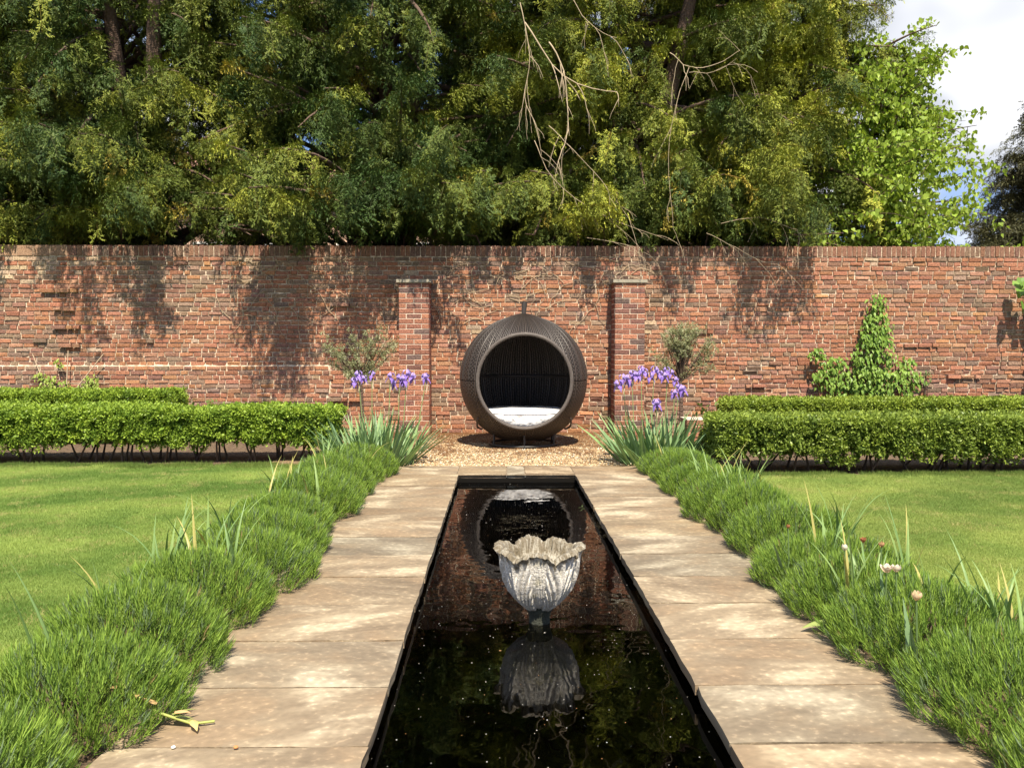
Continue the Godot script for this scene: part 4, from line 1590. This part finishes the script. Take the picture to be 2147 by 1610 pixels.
func climber(called: String, label: String, at: Vector3, blobs: Array, size: float, c0: Color, c1: Color, mesh: ArrayMesh, dens: float) -> Node3D:
	# a plant trained flat on the wall: blobs are [x, y, half width, half height, thickness]
	var t := thing(called, label, "shrub", at)
	var br := MB.new()
	var xf := []
	var cols := PackedColorArray()
	for b in blobs:
		br.tube(PackedVector3Array([Vector3(0, 0, 0), Vector3(b[0] * 0.35, b[1] * 0.5, 0.02), Vector3(b[0], b[1] + b[3] * 0.6, 0.03)]), PackedFloat32Array([0.022, 0.014, 0.004]), 5)
		var n := int(b[2] * b[3] * dens)
		for k in n:
			var a := rr(0, TAU)
			var q := sqrt(rng.randf()) * (0.85 + 0.25 * nz2.get_noise_2d(cos(a) * 2.0 + b[0] * 9.0, sin(a) * 2.0 + b[1] * 9.0))
			var p := Vector3(b[0] + cos(a) * b[2] * q, b[1] + sin(a) * b[3] * q, rr(0.02, b[4]))
			var sz := size * rr(0.7, 1.25)
			xf.append(Transform3D(Basis.from_euler(Vector3(rr(-1.0, 0.2), rr(-0.9, 0.9), rr(-0.5, 0.5))).scaled(Vector3(sz, sz, sz)), p))
			cols.append(c0.lerp(c1, rng.randf()))
			if k % 14 == 0: br.tube(PackedVector3Array([Vector3(b[0] * 0.9, b[1] - b[3] * 0.3, 0.03), p]), PackedFloat32Array([0.006, 0.002]), 3)
	part("branches", br.done(), M.twig, t)
	swarm("foliage", mesh, M.box, xf, cols, t)
	return t

func wall_plants() -> void:
	# trained pear: spire with two shoulders
	var sc := 13.6 / 1736.0
	climber("wall_pear", "leafy pear trained in a spire against the sunny brick wall", Vector3((1835 - 1051) * sc, 0, WALL_Z + 0.08), [
		[0.0, 1.30, 0.40, 0.50, 0.30], [0.03, 1.72, 0.30, 0.38, 0.22], [0.06, 2.10, 0.17, 0.28, 0.16], [0.0, 0.85, 0.46, 0.30, 0.3],
		[-0.68, 0.92, 0.36, 0.26, 0.24], [-0.92, 1.34, 0.16, 0.14, 0.16], [-0.62, 1.18, 0.24, 0.14, 0.18], [0.55, 0.90, 0.34, 0.24, 0.22], [0.58, 1.20, 0.16, 0.1, 0.12], [-0.35, 0.72, 0.3, 0.15, 0.2]],
		0.085, Color(0.12, 0.22, 0.035), Color(0.25, 0.37, 0.07), leaf_pear, 2100.0)
	# young fan-trained fruit tree tied to canes
	var fan := climber("fan_trained_tree", "young fan-trained fruit tree with pale leaves on bamboo canes", Vector3((150 - 1051) * sc, 0, WALL_Z + 0.08), [
		[-0.32, 0.85, 0.17, 0.16, 0.14], [-0.2, 1.2, 0.09, 0.1, 0.1], [-0.5, 0.95, 0.12, 0.1, 0.1], [0.33, 0.85, 0.15, 0.18, 0.14], [-0.1, 0.82, 0.1, 0.1, 0.1], [0.2, 0.76, 0.1, 0.1, 0.1]],
		0.07, Color(0.20, 0.29, 0.05), Color(0.33, 0.40, 0.09), leaf_pear, 1900.0)
	for s in [[75, 742, 105, 825], [149, 735, 144, 805], [222, 742, 165, 812]]:
		part("cane", rods([[[P(s[0], s[1], 13.66) - fan.position, P(s[2], s[3], 13.66) - fan.position], [0.008, 0.009]]], 6), M.cane, fan)
	for yy in [777, 803]:
		part("wire", rods([[[P(90, yy, 13.68) - fan.position, P(232, yy, 13.68) - fan.position], [0.004, 0.004]]], 5), M.cane, fan)
	# fig at the sunny end of the wall, mostly past the pear
	var fig := climber("wall_fig", "large-leaved fig reaching out from the end of the wall", Vector3(8.95, 0, WALL_Z + 0.1), [[-0.22, 2.45, 0.36, 0.34, 0.5], [0.25, 2.0, 0.4, 0.5, 0.5], [0.1, 1.3, 0.3, 0.5, 0.4]], 0.20, Color(0.12, 0.22, 0.04), Color(0.2, 0.32, 0.06), leaf_lime, 150.0)
	climber("wall_weed", "small weed rooted in the wall joints beside the pear", Vector3((1958 - 1051) * sc, 0.62, WALL_Z + 0.03), [[0.0, 0.3, 0.09, 0.16, 0.08]], 0.045, Color(0.11, 0.17, 0.06), Color(0.18, 0.25, 0.09), leaf_pear, 2600.0)
	# leafless creeper stems that cling to the bricks
	for zone in [[480, 545, 740, 680, 34, "leafless creeper stems netted over bricks below the yew overhang"], [900, 545, 1330, 690, 44, "leafless creeper stems on the bricks above the woven pod"]]:
		var a := P(zone[0], zone[3], 13.8)
		var b := P(zone[2], zone[1], 13.8)
		var t := thing("bare_creeper", zone[5], "creeper", Vector3((a.x + b.x) / 2, a.y, WALL_Z))
		for k in zone[4]:
			var p := Vector3(rr(a.x, b.x), rr(a.y, b.y), 0) - Vector3(t.position.x, t.position.y, 0)
			var d := Vector3(rr(-1, 1), rr(-0.6, 1.0), 0).normalized()
			var pts := PackedVector3Array()
			for i in 9:
				pts.append(Vector3(p.x, p.y, 0.014 + rr(0, 0.012)))
				d = (d + Vector3(rr(-0.6, 0.6), rr(-0.6, 0.5), 0)).normalized()
				p += d * rr(0.05, 0.12)
				p.y = minf(p.y, 2.9 - t.position.y)
			part("stem", rods([[pts, taper(9, 0.006, 0.003)]], 4), M.dead, t)

func low_plants() -> void:
	# leafy odds and ends at the foot of the wall and under the hedges
	for q in [[1485, 858, 12.4, 0.24, "broad dark leaves of a low plant beside the low brick pier"], [420, 850, 12.6, 0.30, "grey-green weeds at the wall foot past the short hedge end"], [560, 862, 12.9, 0.16, "small weed at the wall foot behind the hedge"], [622, 868, 12.9, 0.14, "small bright weed at the wall foot near the hedge end"]]:
		var p := P(q[0], q[1], q[2])
		var t := thing("low_plant", q[4], "plant", Vector3(p.x, 0, p.z))
		var xf := []
		var cols := PackedColorArray()
		for k in 90:
			var a := rr(0, TAU)
			var r: float = sqrt(rng.randf()) * q[3]
			var sz := rr(0.05, 0.1)
			xf.append(Transform3D(Basis.from_euler(Vector3(rr(-1.6, -0.3), a, rr(-0.4, 0.4))).scaled(Vector3(sz, sz, sz)), Vector3(cos(a) * r, rr(0.05, p.y + 0.12), sin(a) * r * 0.6)))
			cols.append(Color(0.08, 0.15, 0.035).lerp(Color(0.17, 0.24, 0.07), rng.randf()))
		swarm("foliage", leaf_pear, M.box, xf, cols, t)
		part("stems", rods([[[Vector3(0, -0.02, 0), Vector3(0.02, p.y, 0)], [0.008, 0.004]], [[Vector3(0.03, -0.02, 0), Vector3(-0.08, p.y * 0.9, 0.03)], [0.008, 0.004]]], 5), M.twig, t)
	var xf2 := []
	var c2 := PackedColorArray()
	for k in 420:
		var s := -1.0 if rng.randf() < 0.5 else 1.0
		var x := s * rr(2.3, 8.0)
		var z := (-10.05 if s < 0 else -9.2) + rr(-0.12, 0.22)
		var sz := rr(0.03, 0.055)
		xf2.append(Transform3D(Basis(Vector3.UP, rr(0, TAU)).scaled(Vector3(sz, sz * 1.3, sz)), Vector3(x, -0.01, z)))
		c2.append(Color(0.09, 0.16, 0.03).lerp(Color(0.2, 0.26, 0.06), rng.randf()))
	tag(swarm("edge_weeds", tuft[0], M.grass, xf2, c2, self), "rough grass and weeds along the lawn edge under the hedges", "weeds", "", "stuff")

# ---------------------------------------------------------------- gravel and litter
func gravel() -> void:
	var pb := MB.new()
	var ico := []
	for i in 5:
		var ph := PI * (i / 4.0 - 0.5)
		var row := []
		for j in 7:
			var th := TAU * j / 6
			var k := 1.0 + 0.2 * sin(j * 2.3 + i * 1.7)
			if j == 6: k = 1.0 + 0.2 * sin(i * 1.7)
			row.append(Vector3(cos(th) * cos(ph) * k, sin(ph) * 0.6, -sin(th) * cos(ph) * k) * 0.5)
		ico.append(row)
	pb.sheet(ico)
	var xf := []
	var cols := PackedColorArray()
	for i in 21000:
		var z := -9.99 + (WALL_Z + 9.99) * pow(rng.randf(), 1.35)
		var x := rr(-2.1, 2.5)
		var s := rr(0.010, 0.026)
		xf.append(Transform3D(Basis.from_euler(Vector3(rr(-0.4, 0.4), rr(0, TAU), rr(-0.4, 0.4))).scaled(Vector3(s, s, s)), Vector3(x, 0.002 + 0.012 * nz2.get_noise_2d(x, z), z)))
		var k := rng.randf()
		var c := Color(0.40, 0.275, 0.14).lerp(Color(0.55, 0.42, 0.25), k)
		if rng.randf() < 0.22: c = Color(0.30, 0.17, 0.08)
		if rng.randf() < 0.08: c = Color(0.7, 0.64, 0.52)
		cols.append(c * rr(0.75, 1.1))
	tag(swarm("gravel", pb.done(), M.pebble, xf, cols, self), "golden pea gravel between the paving and the brick wall", "gravel", "", "stuff")
	# fallen brown yew needles gathered at the foot of the wall
	var nd := MB.new()
	for i in 6:
		var a := rr(0, TAU)
		var d := Vector3(cos(a), rr(0.0, 0.35), sin(a))
		var x := d.cross(Vector3.UP).normalized() * 0.08
		var o := Vector3(rr(-0.6, 0.6), 0.05, rr(-0.6, 0.6))
		nd.quad(o - x, o + x, o + d + x * 0.4, o + d - x * 0.4)
	var xl := []
	var cl := PackedColorArray()
	for i in 26000:
		var z := WALL_Z + 0.02 + 2.9 * pow(rng.randf(), 1.7)
		var x := rr(-2.4, 2.8)
		if nz2.get_noise_2d(x * 0.8 + 7.0, z * 0.8) < 0.05 - 0.75 * pow(1.0 - (z - WALL_Z) / 2.9, 1.5): continue
		var s := rr(0.016, 0.032)
		xl.append(Transform3D(Basis(Vector3.UP, rr(0, TAU)).scaled(Vector3(s, s, s)), Vector3(x, 0.008 + 0.012 * nz2.get_noise_2d(x, z), z)))
		cl.append(Color(0.27, 0.115, 0.04).lerp(Color(0.16, 0.08, 0.035), rng.randf()))
	tag(swarm("fallen_needles", nd.done(), M.pebble, xl, cl, self), "rusty brown fallen needles drifted along the foot of the wall", "litter", "", "stuff")

func bits() -> void:
	# a wilted tulip lying over the path edge
	var t := thing("fallen_tulip", "wilted tulip with curled peach petals fallen from the border", "flower", Vector3(-1.22, 0.02, -3.15), 0.4)
	part("stem", rods([[[Vector3(-0.22, 0.16, -0.02), Vector3(-0.1, 0.05, 0.03), Vector3(0.02, 0.0, 0.07), Vector3(0.1, 0.0, 0.08)], [0.006, 0.006, 0.005, 0.005]]], 6), plain(0.30, 0.34, 0.08, 0.6), t)
	for k in 5:
		part("petal", strap(rr(0.06, 0.1), 0.03, 1.2, Color(0.62, 0.36, 0.18).lerp(Color(0.72, 0.55, 0.22), rng.randf())), M.petal, t, Transform3D(Basis.from_euler(Vector3(rr(0.6, 1.5), rr(0, TAU), 0)), Vector3(-0.22 + 0.06 * k, 0.16 - 0.035 * k, 0.02 * k)))
	for k in 3:
		part("leaf", strap(rr(0.08, 0.15), 0.02, 0.8, Color(0.26, 0.29, 0.09)), M.iris_leaf, t, Transform3D(Basis.from_euler(Vector3(1.35, 1.2 + 0.4 * k, 0)), Vector3(-0.05, 0.015 + 0.01 * k, 0.03)))
	# pale leaf flopped onto the paving
	var lf := thing("fallen_leaf", "broad yellow-green leaf flopped from the tulip border onto the paving", "leaf", Vector3(1.66, 0.07, -4.12), -1.2)
	part("blade", strap(0.15, 0.075, 0.6, Color(0.30, 0.36, 0.11)), M.iris_leaf, lf, Transform3D(Basis.from_euler(Vector3(1.5, 0, 0.3)), Vector3.ZERO))
	# a few stones
	var k := 0
	for q in [[1609, 1217, 0.03, "small round buff stone on the paving beside the tulip border", Color(0.5, 0.4, 0.26)], [484, 1587, 0.009, "little orange-brown stone chip lying on the paving slab", Color(0.45, 0.2, 0.07)], [351, 1586, 0.008, "little white chip lying on the paving slab joint", Color(0.75, 0.75, 0.72)]]:
		var d: float = CAM_H * 1736.0 / (q[1] - 726.0)
		var p := P(q[0], q[1], d)
		var rows := []
		for i in 7:
			var ph := PI * (i / 6.0 - 0.5)
			var row := []
			for j in 11:
				var th := TAU * j / 10
				var v := Vector3(cos(th) * cos(ph), sin(ph) * 0.6, -sin(th) * cos(ph))
				row.append(v * q[2] * (1.0 + 0.3 * nz2.get_noise_3d(v.x + k * 5.0, v.y, v.z)))
			rows.append(row)
		var m := MB.new()
		m.sheet(rows)
		var cc: Color = q[4]
		var o := part("pebble", m.done(), plain(cc.r, cc.g, cc.b, 0.85), self, Transform3D(Basis(), Vector3(p.x, 0.008 + q[2] * 0.5, p.z)))
		o.name = numbered("loose_stone")
		tag(o, q[3], "stone")
		k += 1

# ---------------------------------------------------------------- all of it
func _ready() -> void:
	rng.seed = 20240517
	light_and_camera()
	make_materials()
	ground_and_paving()
	pool()
	garden_wall()
	pillar(-1.405, "red brick pillar with thin stone cap beside the purple irises and the two-lobed olive")
	pillar(2.075, "red brick pillar with thin stone cap between the woven pod and the round sparse olive")
	planter()
	house()
	pod()
	urn()
	make_plant_shapes()
	var gaps := [[Vector3(-3.3, 5.3, -14.2), Vector3(0.6, 0.55, 1.6), 0.85], [Vector3(-3.8, 5.9, -17.0), Vector3(0.7, 0.6, 1.8), 0.9], [Vector3(-4.7, 6.9, -20.5), Vector3(1.1, 1.1, 2.4), 0.95], [Vector3(-5.2, 7.6, -24.0), Vector3(1.3, 1.3, 2.4), 0.95],
		[Vector3(-2.7, 4.4, -14.5), Vector3(0.5, 0.5, 2.0), 0.9], [Vector3(-3.4, 4.9, -18.0), Vector3(0.6, 0.6, 2.4), 0.95], [Vector3(-4.4, 5.9, -22.5), Vector3(0.9, 0.9, 2.6), 0.95],
		[Vector3(-5.2, 3.5, -16.5), Vector3(2.0, 0.75, 2.4), 0.8], [Vector3(-6.5, 4.0, -21.5), Vector3(2.6, 1.3, 3.6), 0.9], [Vector3(-2.4, 3.6, -16.5), Vector3(1.5, 0.9, 2.4), 0.85], [Vector3(-3.0, 4.0, -21.5), Vector3(2.0, 1.4, 3.6), 0.9]]
	# ends of the limbs that hang over the wall and dapple it
	var over := [[], [], [], []]
	for k in 26:
		var ox := lerpf(-9.6, 3.6, (k + rng.randf()) / 26.0)
		var oz := -rr(11.7, 13.3) if ox < -2.4 else -rr(12.6, 13.5)
		var end := Vector3(ox, 3.75 + rr(0.0, 1.3), oz)
		over[0 if ox < -4.8 else 1 if ox < 0.1 else 2].append(end)
	for k in 9: over[1].append(Vector3(rr(-4.8, 0.3), 3.8 + rr(0.0, 1.2), -rr(12.2, 13.3)))
	for k in 5: over[3].append(Vector3(rr(3.8, 5.6), rr(3.9, 4.6), -rr(12.9, 13.4)))
	yew("broad old yew whose sunlit sprays overhang the pale end of the wall", Vector3(-7.6, 0, -17.0), 10.5, 5.0, 150, {"front": -13.1, "gaps": gaps, "hue": 0.45, "over": over[0]})
	yew("dark many-stemmed yew with open branches behind the two-lobed olive", Vector3(-2.2, 0, -17.2), 11.0, 4.6, 135, {"front": -13.1, "gaps": gaps, "hue": 0.35, "over": over[1]})
	yew("added darkened yew standing behind the other yews near the house", Vector3(-5.5, 0, -22.0), 12.0, 4.5, 75, {"front": -15.0, "gaps": gaps, "hue": 0.05, "big": 1.5, "step": 0.17, "inner": 0.15})  # added back yews, foliage colour darkened to stand in for shaded crown hollows
	yew("added darkened yew standing behind the other yews past the house", Vector3(-11.5, 0, -21.5), 12.0, 4.6, 85, {"front": -14.8, "hue": 0.05, "big": 1.5, "step": 0.17, "inner": 0.15})
	yew("added darkened yew standing behind the other yews in line with the pod", Vector3(0.4, 0, -22.0), 12.0, 4.8, 85, {"front": -15.0, "gaps": gaps, "hue": 0.05, "big": 1.5, "step": 0.17, "inner": 0.15})
	yew("added darkened yew standing behind the other yews near the bright broadleaf", Vector3(5.2, 0, -22.5), 12.0, 3.6, 75, {"front": -15.0, "hue": 0.05, "big": 1.5, "step": 0.17, "inner": 0.15})
	var y3 := yew("golden-tipped yew with bare pale twigs above the woven pod", Vector3(2.3, 0, -16.8), 10.5, 4.6, 135, {"front": -13.1, "hue": 0.62, "over": over[2]})
	yew("tall drooping olive-green yew against the bright broadleaf tree", Vector3(5.1, 0, -17.0), 11.0, 3.1, 140, {"front": -13.6, "hue": 0.55, "over": over[3]})
	dead_twigs(y3, [
		[[[1090, 20], [1110, 130], [1100, 210], [1122, 270], [1135, 330]], 12.9, 0.016], [[[1190, 0], [1230, 60], [1290, 90]], 13.2, 0.016],
		[[[1100, 60], [1180, 170], [1290, 200]], 13.4, 0.03], [[[1150, 100], [1180, 160], [1190, 260], [1180, 320]], 13.2, 0.03],
		[[[1150, 270], [1200, 320], [1260, 380], [1330, 480]], 13.3, 0.014], [[[1120, 300], [1160, 380], [1260, 450], [1400, 505]], 13.4, 0.014],
		[[[1400, 120], [1440, 150], [1500, 140], [1545, 115]], 13.1, 0.016], [[[1440, 150], [1415, 220], [1400, 330], [1410, 480]], 13.1, 0.012], [[[1440, 160], [1490, 160], [1540, 130]], 13.0, 0.01],
		[[[1510, 470], [1590, 458], [1670, 482]], 13.3, 0.010], [[[1480, 490], [1540, 520], [1600, 548], [1635, 556]], 13.0, 0.008],
		[[[1230, 500], [1330, 520], [1290, 535], [1350, 530]], 13.2, 0.008]])
	lime_tree()
	far_conifer()
	hedge("long low box hedge beside the lawn opposite the tulips", -9.6, -2.08, -11.05, -10.25, 0.65, 0.19, 0.13, Color(0.15, 0.25, 0.034), Color(0.39, 0.52, 0.065))
	hedge("short-ended box hedge close to the wall by the fan-trained tree", -10.6, -5.0, -13.1, -12.35, 0.75, 0.12, 0.06, Color(0.15, 0.25, 0.034), Color(0.39, 0.52, 0.065))
	hedge("crisply clipped box hedge beside the lawn with the tulip border", 2.52, 9.6, -10.2, -9.3, 0.60, 0.15, 0.04, Color(0.125, 0.19, 0.034), Color(0.33, 0.42, 0.065))
	hedge("clipped box hedge in front of the trained pear", 3.3, 10.6, -12.4, -11.5, 0.65, 0.10, 0.03, Color(0.145, 0.22, 0.032), Color(0.37, 0.46, 0.065))
	lawn_grass()
	borders()
	iris_clump(Vector3(-1.58, 0, -10.2), "clump of purple irises beside the two-lobed olive", [[752, 793, 1], [780, 790], [818, 795], [838, 798, 1], [853, 790, 1], [893, 797]], 10.3, 180, 0.50, 0.38)
	iris_clump(Vector3(1.92, 0, -10.2), "clump of purple irises beside the low brick pier", [[1308, 800], [1326, 788, 1], [1345, 780, 1], [1372, 784], [1400, 782, 1], [1418, 803], [1425, 818], [1379, 853]], 10.3, 180, 0.46, 0.38)
	olive("small grey-green standard olive with a two-lobed crown", Vector3(-2.08, 0, -12.3), 0.95, [[Vector3(-0.25, 1.42, 0), Vector3(0.36, 0.36, 0.3)], [Vector3(0.30, 1.52, 0), Vector3(0.30, 0.30, 0.26)], [Vector3(-0.05, 1.08, 0), Vector3(0.36, 0.22, 0.25)]], 16)
	olive("small grey-green standard olive with a wide sparse crown", Vector3(2.68, 0, -12.3), 0.95, [[Vector3(0.08, 1.38, 0), Vector3(0.66, 0.40, 0.35)], [Vector3(0.02, 1.62, 0), Vector3(0.28, 0.22, 0.2)]], 32)
	wall_plants()
	low_plants()
	gravel()
	tulip(1783, 1160, 5.0, "closed white tulip bud in the lavender border", Color(0.55, 0.5, 0.36), Color(0.75, 0.7, 0.62), 0.0, 0.05)
	tulip(1822, 1143, 5.25, "shrivelled rust-brown tulip head nearest the lawn edge bald patch", Color(0.30, 0.10, 0.05), Color(0.36, 0.15, 0.07), 0.25, 0.045)
	tulip(1862, 1153, 5.1, "dry tan tulip head on a thin stem beside a rust-brown one", Color(0.45, 0.24, 0.12), Color(0.5, 0.3, 0.16), 0.1, 0.045)
	tulip(1874, 1208, 4.5, "open cream and pink tulip with a second bloom against it", Color(0.62, 0.42, 0.3), Color(0.78, 0.66, 0.56), 0.4, 0.062)
	tulip(1894, 1207, 4.55, "pale cream tulip leaning against an open pinkish one", Color(0.6, 0.45, 0.33), Color(0.8, 0.72, 0.62), 0.3, 0.055)
	tulip(1939, 1268, 4.05, "drooping peach tulip with curled petals among the lavender", Color(0.62, 0.40, 0.22), Color(0.74, 0.58, 0.40), 0.15, 0.06)
	tulip(1661, 1112, 5.7, "small dried brown tulip head deep in the lavender", Color(0.32, 0.13, 0.06), Color(0.38, 0.18, 0.08), 0.1, 0.035)
	bits()
